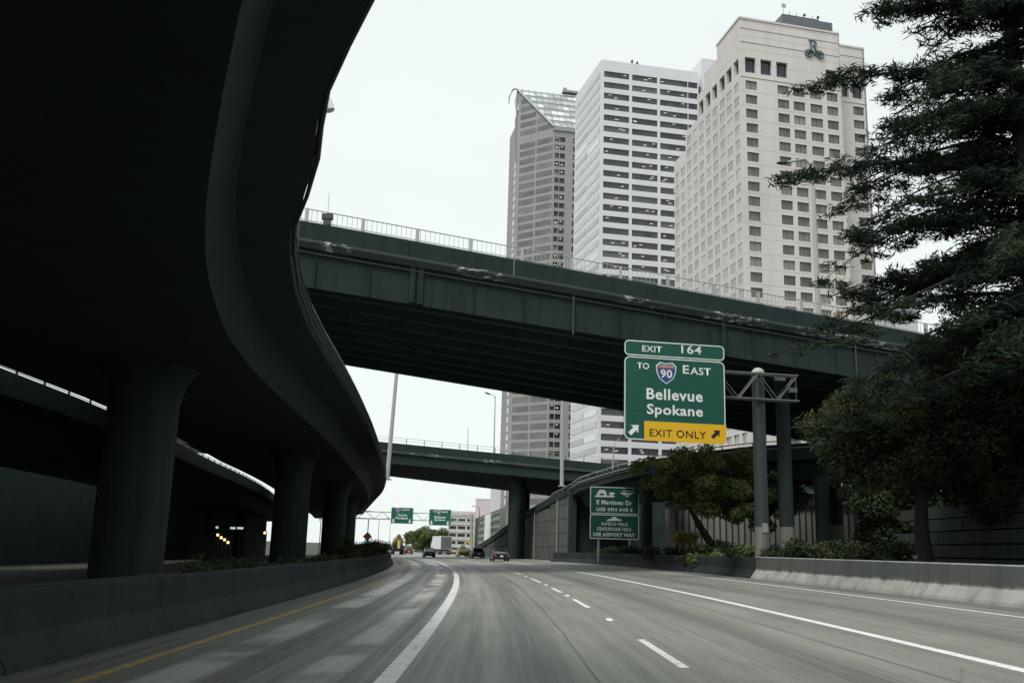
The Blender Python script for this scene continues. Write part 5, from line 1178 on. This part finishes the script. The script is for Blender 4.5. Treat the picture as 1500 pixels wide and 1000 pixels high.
# box truck
Y = 214; x = atY(653.3, 803, Y).x; e = empty('box_truck', (x, Y, gz(x)), -heading(Y)+.1, 'white box truck with grey rear doors in the middle of the traffic', 'truck')
M['trailer'] = plain('white trailer skin', (.72, .72, .72), .5, var=.06); M['greydoor'] = plain('grey roller door', (.13, .14, .14), .5, .2)
q = MB(); q.box(-1.25, 1.25, 0, 9.4, 1.1, 3.95); q.build('cargo_box', M['trailer'], e)
for sx in (-1, 1):
    q = MB(); q.box(min(sx*.02, sx*1.17), max(sx*.02, sx*1.17), -.05, -.003, 1.2, 3.85); d_ = q.build('rear_door', M['greydoor'], e)
    q = MB(); q.tube([(sx*.5, -.09, 1.2), (sx*.5, -.09, 3.8)], .03, 6); q.build('lock_bar', M['steel'], d_)
    q = MB(); q.box(min(sx*.55, sx*1.15), max(sx*.55, sx*1.15), -.02, .02, .35, .95); q.build('mud_flap', M['black'], e)
    q = MB(); q.cbox((sx*1.0, -.03, 1.0), .25, .06, .1); q.build('tail_light', M['taillight'], e)
for k_ in range(7):
    q = MB(); q.box(-1.275, -1.252, .3+k_*1.4, .36+k_*1.4, 1.15, 3.9); q.build('side_rib', M['trailer'], e)
q = MB(); q.box(-.5, .5, .1, 11.4, .75, 1.09); q.build('chassis', M['black'], e); q = MB(); q.box(-1.2, 1.2, -.1, .02, .5, .62); q.build('under_run_bar', M['steel'], e)
q = MB(); q.loft([ringsec(9.7, 1.15, .5, 2.9, 1.1), ringsec(11.1, 1.15, .5, 2.85, 1.05), ringsec(12, 1.1, .5, 2.0, 1.0)]); q.build('cab', M['trailer'], e, smooth=True)
wheels(e, (1.4, 2.7, 10.6), 1.25, .5, .5)
# concrete mixer
Y = 214; x = atY(583.5, 803, Y).x; e = empty('mixer_truck', (x, Y, gz(x)), -heading(Y), 'concrete mixer truck with a yellow drum at the far left of the traffic', 'truck')
M['drum'] = plain('ochre drum', (.45, .34, .13), .5, var=.3, sc=2)
q = MB(); n_ = 18; prof_ = [(-.2, .55, 3.35), (.5, .95, 3.15), (1.8, 1.25, 2.75), (3.4, 1.2, 2.45), (5, .75, 2.2), (5.4, .3, 2.15)]
q.loft([[(r_*math.cos(2*math.pi*t_/n_), y_, z_+r_*math.sin(2*math.pi*t_/n_)) for t_ in range(n_)] for y_, r_, z_ in prof_]); q.build('drum', M['drum'], e, smooth=True)
q = MB(); q.prism([(-.5, -.5, 3.7), (.5, -.5, 3.7), (.3, -.2, 4.35), (-.3, -.2, 4.35)], (0, .5, 0)); q.build('hopper', M['darksteel'], e)
q = MB(); q.prism([(-.3, -1.0, 1.3), (.3, -1.0, 1.3), (.35, -.5, 3.0), (-.35, -.5, 3.0)], (0, .15, 0)); q.build('chute', M['drum'], e)
q = MB(); q.box(-1.2, 1.2, -.4, 8.0, .95, 1.45); q.build('chassis', M['black'], e)
for sx in (-1, 1):
    q = MB(); q.box(min(sx*.8, sx*1.25), max(sx*.8, sx*1.25), -.5, 3.5, 1.1, 1.9); q.build('mudguard', M['darksteel'], e)
    q = MB(); q.tube([(sx*.5, -.5, 1.3), (sx*.6, -.3, 3.3)], .07, 6); q.build('frame_leg', M['darksteel'], e)
    q = MB(); q.cbox((sx*.9, -.45, 1.05), .25, .06, .14); q.build('tail_light', M['taillight'], e)
q = MB(); q.loft([ringsec(6, 1.15, .6, 2.8, 1.1), ringsec(7.6, 1.15, .6, 2.8, 1.0), ringsec(8.1, 1.1, .6, 1.9, 1.0)]); q.build('cab', M['trailer'], e, smooth=True)
wheels(e, (.6, 1.9, 7), 1.25, .52, .5)
# parked vehicle up on the ramp
